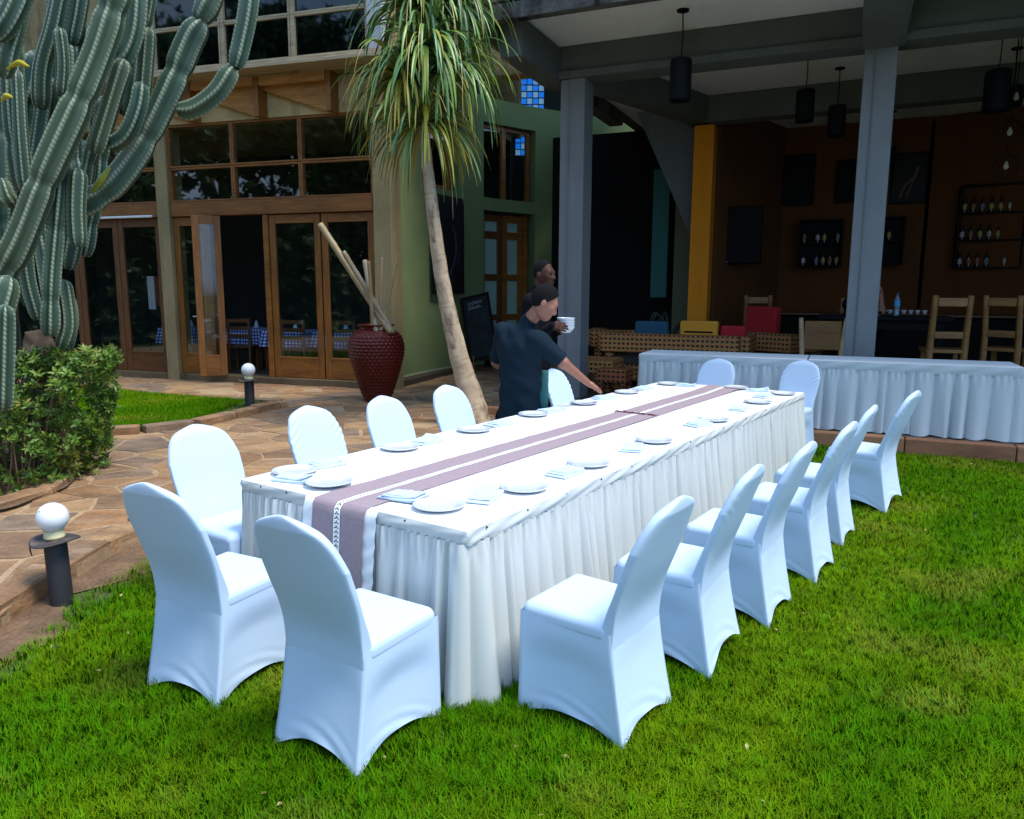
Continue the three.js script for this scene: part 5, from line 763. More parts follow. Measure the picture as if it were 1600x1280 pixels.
// ---------------------------------------------------------------- along the green wall: painting, carved figure, menu board
{
  const s0 = greenS.of(-1.56, -14.2), s1 = greenS.of(-1.02, -15.26), a = greenS.p(s0), b = greenS.p(s1), f = new Frame(a.x, 0, a.z, Math.atan2(b.z - a.z, b.x - a.x) / RAD), L = a.distanceTo(b);
  const art = canvasTex(384, 512, (c, w, h) => {
    c.fillStyle = '#05060a'; c.fillRect(0, 0, w, h); const r = rng(31); c.lineCap = 'round';
    for (let k = 0; k < 240; k++) { const y = r() * h, x = w * (0.45 + 0.35 * Math.sin(y / h * 3.1 + 0.3)) + (r() - 0.5) * 90; c.strokeStyle = `rgba(${90 + r() * 60},${110 + r() * 60},${140 + r() * 60},${0.05 + 0.16 * r()})`; c.lineWidth = 1 + r() * 5; c.beginPath(); c.moveTo(x, y); c.quadraticCurveTo(x + 30 * r(), y + 30, x - 20 + 40 * r(), y + 70 * r()); c.stroke(); }
    c.strokeStyle = 'rgba(150,170,190,0.35)'; c.lineWidth = 16; c.beginPath(); c.moveTo(w * 0.62, h * 0.3); c.quadraticCurveTo(w * 0.86, h * 0.5, w * 0.55, h * 0.78); c.stroke();
  });
  const t = thing('wall_painting', 'large dark canvas with grey brush strokes on the green wall', 'painting', f.w(L / 2, 0, 0.10), f.r);
  part('canvas', bb(-L / 2 + 0.02, L / 2 - 0.02, 1.62, 3.42, -0.02, 0.0), M.black, t); const pr = part('paint', new THREE.PlaneGeometry(L - 0.05, 1.78), std({ map: art, roughness: 0.6 }), t); pr.position.set(0, 2.52, 0.003);
  // carved figure in front of it
  const p = gp(676, 585, PATH_Y), g = thing('carved_figure', 'dark carved wooden figure with a pale mask against the green wall', 'statue', p, 0.2);
  part('body', (() => { const q = lathe([[0.001, 0], [0.085, 0], [0.09, 0.18], [0.07, 0.24], [0.085, 0.4], [0.10, 0.62], [0.085, 0.8], [0.11, 0.95], [0.09, 1.05], [0.105, 1.14], [0.07, 1.2], [0.05, 1.24], [0.001, 1.25]], 28), P = q.attributes.position; for (let i = 0; i < P.count; i++) { const x = P.getX(i), y = P.getY(i), z = P.getZ(i), k = 1 + 0.14 * Math.sin(Math.atan2(z, x) * 3 + y * 9); P.setX(i, x * k); P.setZ(i, z * k); } q.computeVertexNormals(); return q; })(), M.dark, g);
  part('head', (() => { const q = new THREE.SphereGeometry(0.1, 24, 18); q.scale(0.85, 1.35, 0.9); return q.translate(0, 1.37, 0); })(), M.dark, g); part('headdress', lathe([[0.001, 1.46], [0.09, 1.47], [0.105, 1.55], [0.07, 1.66], [0.03, 1.78], [0.001, 1.8]], 20), M.dark, g);
  part('mask', (() => { const s = new THREE.Shape([[-0.05, 0.10], [0.05, 0.08], [0.06, 0.03], [0.025, -0.07], [-0.02, -0.075], [-0.045, 0.0]].map(v => new THREE.Vector2(...v))); return new THREE.ExtrudeGeometry(s, { depth: 0.02, bevelEnabled: true, bevelSize: 0.006, bevelThickness: 0.006, bevelSegments: 2 }).translate(0, 1.03, 0.10); })(), std({ color: lin(0.52, 0.42, 0.16), roughness: 0.6 }), g, 'pale yellow mask');
  // menu board leaning on the wall
  const q = gp(768, 584, PATH_Y), m = thing('menu_board', 'leaning blackboard with chalk writing beside the green door', 'chalkboard', q.add(V(-0.15, 0, 0)), -0.35);
  const chalk = canvasTex(256, 512, (c, w, h) => { c.fillStyle = '#10171b'; c.fillRect(0, 0, w, h); const r = rng(8); for (let k = 0; k < 60; k++) { c.fillStyle = `rgba(70,100,110,${0.04 + 0.05 * r()})`; c.beginPath(); c.ellipse(r() * w, r() * h, 20 + 60 * r(), 10 + 25 * r(), r() * 3, 0, 7); c.fill(); } c.strokeStyle = 'rgba(215,222,225,0.75)'; c.lineWidth = 3; for (const [y, n] of [[40, 5], [78, 4]]) { let x = 46; for (let k = 0; k < n; k++) { c.beginPath(); c.moveTo(x, y); c.quadraticCurveTo(x + 8, y - 26 * r(), x + 14, y + 4); c.quadraticCurveTo(x + 18, y - 22, x + 24, y); c.stroke(); x += 32; } c.beginPath(); c.moveTo(40, y + 12); c.lineTo(190, y + 8); c.stroke(); } });
  const lean = group('board', m); lean.rotation.x = -0.20; lean.rotation.z = 0.24; lean.position.y = 0.30;
  part('panel', bb(-0.28, 0.28, 0.0, 1.25, -0.015, 0.0), M.black, lean); const cf = part('chalk_face', new THREE.PlaneGeometry(0.50, 1.18), std({ map: chalk, roughness: 0.9 }), lean); cf.position.set(0, 0.625, 0.003);
  part('frame', [rb(-0.30, -0.262, -0.02, 1.27, -0.02, 0.012, 0.004), rb(0.262, 0.30, -0.02, 1.27, -0.02, 0.012, 0.004), rb(-0.26, 0.26, 1.235, 1.27, -0.02, 0.012, 0.004), rb(-0.26, 0.26, -0.02, 0.015, -0.02, 0.012, 0.004)], M.dark, lean);
  for (const s of [-1, 1]) part('leg', tubeG([[s * 0.22 + 0.03, 0.0, 0.03], [s * 0.24 + 0.02, 0.34, 0.0]], [0.016, 0.018], 8), M.timber, m);
}

// ---------------------------------------------------------------- wicker lounge behind the buffet tables
const wickMap = canvasTex(256, 256, (c, w) => { c.fillStyle = '#9a6a34'; c.fillRect(0, 0, w, w); const r = rng(6); for (let i = 0; i < 4; i++) for (let j = 0; j < 4; j++) { const x = i * 64, y = j * 64; for (let k = 0; k < 4; k++) { c.fillStyle = `rgb(${150 + r() * 45},${100 + r() * 36},${48 + r() * 26})`; c.fillRect(x, y + k * 16, 64, 13); } c.fillStyle = '#1a0f06'; c.save(); c.translate(x + 34, y + 32); c.transform(1, 0.25, -0.2, 1, 0, 0); c.fillRect(-18, -14, 34, 27); c.restore(); c.fillStyle = `rgb(${140 + r() * 40},${92 + r() * 30},${44 + r() * 20})`; c.fillRect(x, y, 12, 64); } }, 3.6, 3.6);
const wickBump = canvasTex(128, 128, (c, w) => { c.fillStyle = '#bbb'; c.fillRect(0, 0, w, w); for (let i = 0; i < 2; i++) for (let j = 0; j < 2; j++) { c.fillStyle = '#000'; c.fillRect(i * 64 + 18, j * 64 + 18, 34, 28); } }, 7.2, 7.2); wickBump.colorSpace = THREE.NoColorSpace;
const M_wick = std({ map: wickMap, bumpMap: wickBump, bumpScale: 0.012, roughness: 0.75 });
function sofa(x, z, w, turn, label, cushions, arms = true) {
  const t = thing('wicker_sofa', label, 'sofa', FP.w(x, TERR_Y, z), FP.r + turn, 'wicker sofas on the terrace');
  part('base', [rb(-w / 2 + 0.1, w / 2 - 0.1, 0.14, 0.40, -0.75, -0.02, 0.02)], M_wick, t);
  part('backrest', rb(-w / 2, w / 2, 0.60, 0.88, -0.02, 0.24, 0.025, 2), M_wick, t);
  if (arms) for (const s of [-1, 1]) part('armrest', rb(s * w / 2 - 0.13, s * w / 2 + 0.13, 0.61, 0.87, -0.80, -0.022, 0.025, 2), M_wick, t);
  for (const s of [-1, 1]) { part('leg', rb(s * (w / 2 - 0.12) - 0.06, s * (w / 2 - 0.12) + 0.06, 0, 0.60, 0.03, 0.17, 0.01), M_wick, t); part('leg', rb(s * (w / 2 - 0.12) - 0.06, s * (w / 2 - 0.12) + 0.06, 0, 0.60, -0.75, -0.62, 0.01), M_wick, t); }
  part('seat_cushion', rb(-w / 2 + 0.14, w / 2 - 0.14, 0.40, 0.54, -0.74, -0.03, 0.04, 3), std({ color: lin(0.10, 0.09, 0.08), roughness: 0.95 }), t);
  cushions.forEach(([cx, cw, h0, h1, m, l, slot]) => { const c = thing('back_cushion', l, 'cushion', FP.w(x, TERR_Y, z), FP.r + turn, 'coloured back cushions on the wicker sofas'); part('cover', rb(cx - cw / 2, cx + cw / 2, h0, h1, -0.22, -0.06, 0.035, 3), m, c); if (slot) part('strap', rb(cx - cw / 2 + 0.07, cx + cw / 2 - 0.07, 0.905, 0.93, -0.062, -0.052, 0.003), M.black, c); });
}
sofa(1.02, -1.1, 2.05, 0, 'wide wicker sofa with its back to the buffet tables', [[-0.32, 0.50, 0.56, 1.06, M.blueCushion, 'dark blue back cushion on the wide wicker sofa'], [0.40, 0.56, 0.56, 1.08, M.yellowCushion, 'yellow back cushion with a dark strap', true], [0.90, 0.36, 0.56, 1.02, M.redCushion, 'red back cushion, hidden end of the wide wicker sofa']]);
sofa(0.02, -1.95, 0.95, 0.15, 'small wicker armchair beside the grey column', []);
sofa(2.35, -2.2, 1.0, -0.5, 'wicker armchair at the right end of the lounge', [[-0.25, 0.56, 0.56, 1.28, M.redCushion, 'tall red back cushion on the right wicker armchair']]);
{
  const p = FP.w(0.0, TERR_Y, -0.62), t = thing('wicker_table', 'low woven table beside the grey column', 'table', p, FP.r); part('top', rb(-0.34, 0.36, 0.30, 0.52, -0.3, 0.3, 0.02, 2), M_wick, t); for (const a of [-1, 1]) for (const b of [-1, 1]) part('leg', rb(a * 0.27 - 0.04, a * 0.27 + 0.04, 0, 0.30, b * 0.22 - 0.04, b * 0.22 + 0.04, 0.01), M_wick, t);
  const q = FP.w(0.42, TERR_Y, -0.25), s = thing('wicker_stool', 'low reddish woven stool left of the buffet tables', 'stool', q, FP.r), wm = M_wick.clone(); wm.color = lin(0.75, 0.55, 0.55); part('top', rb(-0.22, 0.22, 0.22, 0.42, -0.2, 0.2, 0.02, 2), wm, s); for (const a of [-1, 1]) for (const b of [-1, 1]) part('leg', rb(a * 0.17 - 0.03, a * 0.17 + 0.03, 0, 0.22, b * 0.15 - 0.03, b * 0.15 + 0.03, 0.008), wm, s);
}

// ---------------------------------------------------------------- bar furniture, bottles, pictures, pendant lamps
function barChair(x, z, turn, label, topY = 1.48) {
  const t = thing('bar_chair', label, 'chair', FP.w(x, TERR_Y, z), FP.r + turn, 'high wooden chairs in the bar'), U = g => { const u = g.attributes.uv; for (let i = 0; i < u.count; i++) u.setXY(i, u.getY(i), u.getX(i)); return g; };
  for (const s of [-1, 1]) { const g = tubeG([[s * 0.20, 0, 0.26], [s * 0.20, 0.75, 0.20], [s * 0.20, topY, 0.30]], [0.042, 0.045, 0.036], 4, 8); part('rear_leg', g, M.seatWood, t); part('leg', U(rb(s * 0.19 - 0.03, s * 0.19 + 0.03, 0, 0.74, -0.22, -0.16, 0.008)), M.seatWood, t); part('side_rail', rb(s * 0.19 - 0.02, s * 0.19 + 0.02, 0.28, 0.34, -0.16, 0.2, 0.006), M.seatWood, t); }
  part('seat', rb(-0.24, 0.24, 0.74, 0.79, -0.24, 0.22, 0.012), M.seatWood, t); part('top_rail', rb(-0.165, 0.165, topY - 0.14, topY - 0.03, 0.265, 0.305, 0.008), M.seatWood, t); part('lower_rail', rb(-0.165, 0.165, 0.93, 1.02, 0.20, 0.24, 0.008), M.seatWood, t); part('cross_rail', rb(-0.165, 0.165, 0.34, 0.40, 0.20, 0.24, 0.006), M.seatWood, t);
}
barChair(4.62, -1.1, 0.12, 'high wooden ladder chair in front of the dark bar, nearest'); barChair(5.42, -1.75, -0.45, 'high wooden ladder chair right of the nearest one'); barChair(6.2, -2.5, 0.3, 'high wooden chair at the far right edge of the bar'); barChair(1.95, -3.9, 0.1, 'dim high wooden chair before the orange wall', 1.45); barChair(3.55, -2.75, Math.PI, 'high wooden chair behind the seated guest', 1.42);
{ // chair with a broad back board
  const t = thing('plank_chair', 'wooden chair with a broad plank back and pale worn edge', 'chair', FP.w(3.12, TERR_Y, -1.25), FP.r + 0.1);
  part('back_board', rb(-0.24, 0.24, 0.72, 1.12, 0.18, 0.22, 0.012), M.seatWood, t); part('seat', rb(-0.24, 0.24, 0.44, 0.49, -0.24, 0.22, 0.012), M.seatWood, t); for (const s of [-1, 1]) { part('leg', rb(s * 0.2 - 0.025, s * 0.2 + 0.025, 0, 0.44, -0.22, -0.17, 0.006), M.seatWood, t); part('rear_leg', tubeG([[s * 0.25, 0, 0.20], [s * 0.25, 0.6, 0.2], [s * 0.29, 1.16, 0.24]], [0.03, 0.034, 0.03], 8, 8), std({ map: M.frameGrey.map, color: lin(1.6, 1.4, 1.3), roughness: 0.8 }), t); }
}
{
  const t = thing('bar_table', 'dark high bar table with a water bottle on it', 'table', FP.w(4.0, TERR_Y, -1.75), FP.r);
  part('top', rb(-0.95, 0.75, 1.13, 1.19, -0.4, 0.4, 0.012), M.dark, t); part('apron', rb(-0.85, 0.65, 1.0, 1.13, -0.33, 0.33, 0.01), M.dark, t); for (const a of [-0.8, 0.6]) for (const b of [-0.3, 0.3]) part('leg', rb(a - 0.04, a + 0.04, 0, 1.0, b - 0.04, b + 0.04, 0.008), M.dark, t);
  const p = FP.w(4.06, TERR_Y + 1.191, -1.62), k = thing('water_bottle', 'clear plastic water bottle with a bright blue label', 'bottle', p);
  part('bottle', lathe([[0.001, 0], [0.036, 0], [0.038, 0.01], [0.036, 0.06], [0.030, 0.09], [0.036, 0.12], [0.038, 0.2], [0.034, 0.235], [0.014, 0.275], [0.013, 0.295], [0.001, 0.296]], 24), phy({ color: lin(0.55, 0.75, 0.85), roughness: 0.08, transmission: 0.8, thickness: 0 }), k); part('label', lathe([[0.0385, 0.13], [0.039, 0.135], [0.039, 0.205], [0.0385, 0.21]], 24), std({ color: lin(0.04, 0.34, 0.62), roughness: 0.4 }), k); part('cap', lathe([[0.001, 0.294], [0.0155, 0.294], [0.0155, 0.315], [0.001, 0.316]], 16), std({ color: lin(0.03, 0.10, 0.22), roughness: 0.5 }), k);
  const pen = tag(new THREE.Mesh(rb(-0.11, 0.0, 0, 0.004, -0.15, 0.0, 0.001), std({ color: lin(0.5, 0.45, 0.48), roughness: 0.8 })), 'pale paper lying on the dark bar table', 'paper'); pen.name = 'paper_sheet'; pen.position.copy(FP.w(3.85, TERR_Y + 1.192, -1.6)); scene.add(pen);
}
// bar counter, wall cabinets with bottles
{
  const t = thing('bar_counter', 'dark bar counter under the wall cabinets', 'counter', FP.w(0, TERR_Y, 0), FP.r); part('front', rb(2.1, 8.2, 0, 1.08, -5.3, -5.0, 0.01), M.dark, t); part('top', rb(2.0, 8.3, 1.085, 1.13, -5.55, -4.85, 0.01), M.timberDark, t);
  const lab = [[0.45, 0.42, 0.34], [0.38, 0.34, 0.10], [0.50, 0.50, 0.52], [0.30, 0.12, 0.06], [0.18, 0.22, 0.30]].map(c => std({ color: lin(...c), roughness: 0.6 })), gl = [[0.015, 0.03, 0.015], [0.03, 0.018, 0.008], [0.02, 0.02, 0.022]].map(c => phy({ color: lin(...c), roughness: 0.12 }));
  const body = lathe([[0.001, 0], [0.036, 0], [0.037, 0.015], [0.037, 0.17], [0.030, 0.205], [0.014, 0.235], [0.013, 0.29], [0.001, 0.291]], 16), label = lathe([[0.0375, 0.06], [0.038, 0.065], [0.038, 0.145], [0.0375, 0.15]], 16), r = rng(62); let n = 0;
  const nth = ['first', 'second', 'third', 'fourth', 'fifth', 'sixth', 'seventh', 'eighth', 'ninth'], words = ['cabinet left of the front column', 'cabinet right of the front column', 'wide cabinet at the right'];
  [[1252, 345, 1312, 416], [1370, 340, 1408, 413], [1505, 290, 1592, 418]].forEach(([x0, y0, x1, y1], c) => {
    const z = -6.05, a = FP.px(x0, y0, z), b = FP.px(x1, y1, z), k = thing('wall_cabinet', ['black bottle cabinet left of the front column', 'black bottle cabinet right of the front column', 'wide black bottle cabinet at the far right'][c], 'cabinet', FP.w(0, 0, 0), FP.r, 'black bottle cabinets on the orange wall');
    part('back', bb(a.x, b.x, b.y, a.y, z - 0.30, z - 0.27), M.black, k); part('side', bb(a.x - 0.03, a.x, b.y, a.y, z - 0.30, z), M.black, k); part('side', bb(b.x, b.x + 0.03, b.y, a.y, z - 0.30, z), M.black, k); const rows = c === 2 ? 3 : 2, h = (a.y - b.y) / rows; for (let i = 0; i <= rows; i++) part('shelf', bb(a.x, b.x, b.y + i * h - 0.012, b.y + i * h + 0.012, z - 0.27, z), M.black, k);
    for (let i = 0; i < rows; i++) { const m = Math.floor((b.x - a.x) / 0.125); for (let j = 0; j < m; j++) { if (r() < 0.12) continue; const o = thing('liquor_bottle', `${nth[j]} dark bottle from the left, ${['lower', 'middle', 'upper'][rows === 2 && i === 1 ? 2 : i]} shelf of the ${words[c]}`, 'bottle', FP.w(lerp(a.x + 0.07, b.x - 0.07, j / Math.max(1, m - 1)), b.y + i * h + 0.0125, z - 0.13 + (r() - 0.5) * 0.06), 0, 'bottles in the wall cabinets'); part('glass', body, gl[Math.floor(r() * 3)], o); part('label', label, lab[Math.floor(r() * 5)], o); n++; } }
  });
  const cup = lathe([[0.001, 0], [0.025, 0], [0.04, 0.04], [0.045, 0.07], [0.042, 0.07], [0.03, 0.01], [0.001, 0.008]], 16); for (let i = 0; i < 7; i++) { const o = tag(new THREE.Mesh(cup, M.china), nth[i] + ' small white cup from the left on the bar counter', 'cup', 'cups on the bar counter'); o.name = numbered('cup'); o.position.copy(FP.w(4.0 + i * 0.11, TERR_Y + 1.131, -5.0)); scene.add(o); }
}
// pictures and the black screen on the orange walls
{
  const pic = (x0, y0, x1, y1, z, label, fig) => { const a = FP.px(x0, y0, z), b = FP.px(x1, y1, z), t = thing('wall_picture', label, 'picture', FP.w(0, 0, 0), FP.r, 'dark pictures on the orange wall'); part('frame', rb(a.x, b.x, b.y, a.y, z - 0.05, z, 0.01), M.black, t); if (fig) { const m = std({ map: canvasTex(128, 192, (c, w, h) => { c.fillStyle = '#07060a'; c.fillRect(0, 0, w, h); c.strokeStyle = 'rgba(150,100,60,0.75)'; c.lineWidth = 9; c.lineCap = 'round'; c.beginPath(); c.moveTo(w * 0.25, h * 0.9); c.quadraticCurveTo(w * 0.35, h * 0.6, w * 0.65, h * 0.5); c.lineTo(w * 0.75, h * 0.28); c.stroke(); c.lineWidth = 6; c.beginPath(); c.moveTo(w * 0.45, h * 0.92); c.lineTo(w * 0.62, h * 0.55); c.stroke(); }), roughness: 0.7 }); const p = part('image', new THREE.PlaneGeometry(b.x - a.x - 0.06, a.y - b.y - 0.06), m, t); p.position.set((a.x + b.x) / 2, (a.y + b.y) / 2, z + 0.003); } };
  pic(1223, 243, 1270, 320, -6.38, 'upright dark picture on the orange wall, left of the column'); pic(1308, 250, 1345, 316, -6.38, 'dark picture half hidden by the front column'); pic(1396, 240, 1446, 317, -6.36, 'dark picture with a brown figure right of the column', true);
  const a = FP.px(1133, 323, -4.15), b = FP.px(1188, 412, -4.15), t = thing('wall_screen', 'large black screen on the orange wall beside the bright post', 'screen', FP.w(0, 0, 0), FP.r); part('housing', rb(a.x, b.x, b.y, a.y, -4.27, -4.15, 0.03, 3), M.black, t); part('badge', rb(a.x + 0.04, a.x + 0.10, b.y + 0.02, b.y + 0.045, -4.149, -4.145, 0.001), std({ color: lin(0.1, 0.1, 0.1) }), t); part('bracket', bb((a.x + b.x) / 2 - 0.05, (a.x + b.x) / 2 + 0.05, (a.y + b.y) / 2 - 0.05, (a.y + b.y) / 2 + 0.05, -4.6, -4.27), M.black, t);
}
function pendant(px, pyTop, pyBot, x, z, r, label) {
  const t = thing('pendant_lamp', label, 'lamp', FP.w(x, 4.934, z), 0, 'black cylinder pendant lamps'), yt = FP.px(px, pyTop, z).y - 4.934, yb = FP.px(px, pyBot, z).y - 4.934;
  part('rose', lathe([[0.001, 0], [0.07, 0], [0.07, -0.02], [0.001, -0.025]], 20), M.darkMetal, t); part('cord', tubeG([[0, -0.02, 0], [0.008, yt / 2, 0], [0, yt, 0]], [0.008, 0.008, 0.008], 6, 8), M.black, t);
  part('shade', lathe([[0.001, yt], [r * 0.92, yt], [r, yt - 0.02], [r, yb + 0.015], [r * 0.97, yb], [r * 0.90, yb + 0.01], [r * 0.90, yt - 0.03], [0.001, yt - 0.03]], 28), M.darkMetal, t); part('bulb', new THREE.SphereGeometry(0.045, 14, 10).translate(0, yb + 0.12, 0), std({ color: lin(0.5, 0.48, 0.42), roughness: 0.3 }), t);
}
pendant(1062, 93, 158, 1.46, 0.88, 0.125, 'black pendant lamp under the front overhang'); pendant(1263, 140, 190, 2.70, -1.48, 0.125, 'black pendant lamp left of the front column'); pendant(1311, 165, 213, 3.09, -2.38, 0.125, 'black pendant lamp just left of the front column, hanging lowest'); pendant(1394, 230, 262, 3.92, -5.7, 0.10, 'small black pendant lamp before the figure picture'); pendant(1564, 110, 174, 4.97, -1.30, 0.15, 'big black pendant lamp at the right edge'); pendant(1592, 135, 165, 5.28, -2.3, 0.12, 'black pendant lamp at the frame edge');
for (const [px, py, k] of [[1588, 150, 'upper'], [1578, 205, 'middle'], [1572, 258, 'lower']]) {   // wire cage lamps
  const z = -1.6, c = FP.px(px, py, z), t = thing('cage_lamp', `${k} wire cage lamp in the cluster at the right edge`, 'lamp', FP.w(c.x, 4.934, z), 0, 'wire cage lamps'), y = c.y - 4.934; part('cord', tubeG([[0, 0, 0], [0, y + 0.16, 0]], [0.006, 0.006], 6), M.black, t);
  for (let i = 0; i < 8; i++) { const a = i / 8 * 6.283; part('wire', tubeG([[0, y + 0.16, 0], [Math.cos(a) * 0.12, y + 0.08, Math.sin(a) * 0.12], [Math.cos(a) * 0.15, y - 0.05, Math.sin(a) * 0.15], [Math.cos(a) * 0.09, y - 0.16, Math.sin(a) * 0.09]], [0.004, 0.004, 0.004, 0.004], 4, 8), M.darkMetal, t); }
  part('bulb', lathe([[0.001, y - 0.06], [0.03, y - 0.045], [0.034, y - 0.015], [0.015, y + 0.04], [0.001, y + 0.05]], 16), phy({ color: lin(0.7, 0.6, 0.4), roughness: 0.1, transmission: 0.5, thickness: 0 }), t);
}
{ // dark pot plant by the orange post
  const p = FP.w(0.55, TERR_Y, -3.2), t = thing('pot_plant', 'dark curling pot plant beside the orange post', 'plant', p), r = rng(19); part('pot', lathe([[0.001, 0], [0.13, 0], [0.17, 0.34], [0.15, 0.34], [0.13, 0.3], [0.001, 0.3]], 24), M.dark, t);
  for (let k = 0; k < 11; k++) { const a = r() * 6.28, l = 0.5 + 0.4 * r(); part('frond', tubeG([[0, 0.3, 0], [Math.cos(a) * 0.10, 0.3 + l * 0.8, Math.sin(a) * 0.1], [Math.cos(a) * 0.28, 0.3 + l, Math.sin(a) * 0.28], [Math.cos(a) * 0.40, 0.2 + l * 0.7, Math.sin(a) * 0.4]], [0.012, 0.02, 0.025, 0.006], 5, 12), std({ color: lin(0.02, 0.04, 0.018), roughness: 0.6 }), t); }
}
// ---------------------------------------------------------------- people: distance fields meshed with surface nets
function nets(sdf, mn, mx, h) {
  const nx = Math.ceil((mx.x - mn.x) / h) + 1, ny = Math.ceil((mx.y - mn.y) / h) + 1, nz = Math.ceil((mx.z - mn.z) / h) + 1, F = new Float32Array(nx * ny * nz), id = (i, j, k) => (k * ny + j) * nx + i, p = V(0, 0, 0);
  const b = 5, far = b * h * 0.87 * 1.5;    // whole blocks far from the surface are filled at once
  for (let K = 0; K < nz; K += b) for (let J = 0; J < ny; J += b) for (let I = 0; I < nx; I += b) {
    p.set(mn.x + (I + b / 2 - 0.5) * h, mn.y + (J + b / 2 - 0.5) * h, mn.z + (K + b / 2 - 0.5) * h); const c = sdf(p), skip = Math.abs(c) > far;
    for (let k = K; k < Math.min(nz, K + b); k++) for (let j = J; j < Math.min(ny, J + b); j++) for (let i = I; i < Math.min(nx, I + b); i++) { if (skip) F[id(i, j, k)] = c; else { p.set(mn.x + i * h, mn.y + j * h, mn.z + k * h); F[id(i, j, k)] = sdf(p); } }
  }
  const vid = new Int32Array(nx * ny * nz).fill(-1), pos = [], idx = [], E = [[0, 1], [0, 2], [0, 4], [1, 3], [1, 5], [2, 3], [2, 6], [3, 7], [4, 5], [4, 6], [5, 7], [6, 7]];
  for (let k = 0; k < nz - 1; k++) for (let j = 0; j < ny - 1; j++) for (let i = 0; i < nx - 1; i++) {
    const c = []; let m = 0; for (let q = 0; q < 8; q++) { const v = F[id(i + (q & 1), j + ((q >> 1) & 1), k + (q >> 2))]; c.push(v); if (v < 0) m |= 1 << q; } if (m === 0 || m === 255) continue;
    let x = 0, y = 0, z = 0, n = 0; for (const [a, b] of E) { if ((c[a] < 0) === (c[b] < 0)) continue; const t = c[a] / (c[a] - c[b]); x += lerp(a & 1, b & 1, t); y += lerp((a >> 1) & 1, (b >> 1) & 1, t); z += lerp(a >> 2, b >> 2, t); n++; }
    vid[id(i, j, k)] = pos.length / 3; pos.push(mn.x + (i + x / n) * h, mn.y + (j + y / n) * h, mn.z + (k + z / n) * h);
  }
  const quad = (a, b, c, d, f) => { if (a < 0 || b < 0 || c < 0 || d < 0) return; f ? idx.push(a, b, c, a, c, d) : idx.push(a, c, b, a, d, c); };
  for (let k = 1; k < nz - 1; k++) for (let j = 1; j < ny - 1; j++) for (let i = 1; i < nx - 1; i++) {
    const a = F[id(i, j, k)] < 0;
    if (a !== F[id(i + 1, j, k)] < 0) quad(vid[id(i, j - 1, k - 1)], vid[id(i, j, k - 1)], vid[id(i, j, k)], vid[id(i, j - 1, k)], a);
    if (a !== F[id(i, j + 1, k)] < 0) quad(vid[id(i - 1, j, k - 1)], vid[id(i - 1, j, k)], vid[id(i, j, k)], vid[id(i, j, k - 1)], a);
    if (a !== F[id(i, j, k + 1)] < 0) quad(vid[id(i - 1, j - 1, k)], vid[id(i, j - 1, k)], vid[id(i, j, k)], vid[id(i - 1, j, k)], a);
  }
  const g = new THREE.BufferGeometry(); g.setAttribute('position', new THREE.Float32BufferAttribute(pos, 3)); g.setIndex(idx); g.computeVertexNormals(); return boxUV(g);
}
const smin = (a, b, k) => { const h = clamp(0.5 + 0.5 * (b - a) / k, 0, 1); return lerp(b, a, h) - k * h * (1 - h); };
function cone(a, b, ra, rb_, flatAxis, fk) { const d = b.clone().sub(a), l2 = d.dot(d); return p => { let x = p.x - a.x, y = p.y - a.y, z = p.z - a.z; if (flatAxis) { const m = (x * flatAxis.x + y * flatAxis.y + z * flatAxis.z), e = m * (1 / fk - 1); x += flatAxis.x * e; y += flatAxis.y * e; z += flatAxis.z * e; } const t = l2 ? clamp((x * d.x + y * d.y + z * d.z) / l2, 0, 1) : 0; return Math.hypot(x - d.x * t, y - d.y * t, z - d.z * t) - lerp(ra, rb_, t); }; }
function ell(c, r) { return p => { const x = (p.x - c.x) / r.x, y = (p.y - c.y) / r.y, z = (p.z - c.z) / r.z, k = Math.hypot(x, y, z); return (k - 1) * Math.min(r.x, r.y, r.z); }; }
const blend = (list, k) => p => { let d = 9; for (const f of list) d = smin(d, f(p), k); return d; };
function bounds(pts, pad) { const b = new THREE.Box3().setFromPoints(pts); b.expandByScalar(pad); return [b.min, b.max]; }
// head in its own axes: face towards -z
const headF = (() => {
  const base = blend([ell(V(0, 0.035, 0.012), V(0.076, 0.100, 0.096)), ell(V(0, -0.03, -0.022), V(0.062, 0.078, 0.076)), ell(V(0, -0.088, -0.055), V(0.032, 0.026, 0.034)), cone(V(-0.034, 0.028, -0.072), V(0.034, 0.028, -0.072), 0.019, 0.019), cone(V(-0.046, -0.012, -0.062), V(-0.03, -0.02, -0.07), 0.020, 0.018), cone(V(0.046, -0.012, -0.062), V(0.03, -0.02, -0.07), 0.020, 0.018)], 0.03);
  const nose = blend([cone(V(0, 0.014, -0.090), V(0, -0.026, -0.110), 0.010, 0.014), cone(V(-0.014, -0.032, -0.098), V(0.014, -0.032, -0.098), 0.010, 0.010)], 0.012), lips = blend([cone(V(-0.022, -0.058, -0.086), V(0.022, -0.058, -0.086), 0.011, 0.011), cone(V(-0.018, -0.071, -0.084), V(0.018, -0.071, -0.084), 0.011, 0.011)], 0.004), ears = [ell(V(-0.080, -0.004, 0.016), V(0.010, 0.032, 0.020)), ell(V(0.080, -0.004, 0.016), V(0.010, 0.032, 0.020))], eyes = [ell(V(-0.031, 0.006, -0.098), V(0.017, 0.010, 0.018)), ell(V(0.031, 0.006, -0.098), V(0.017, 0.010, 0.018))];
  return p => { let d = smin(base(p), nose(p), 0.012); for (const e of eyes) d = Math.max(d, -e(p)); d = smin(d, lips(p), 0.008); for (const e of ears) d = smin(d, e(p), 0.008); return d; };
})();
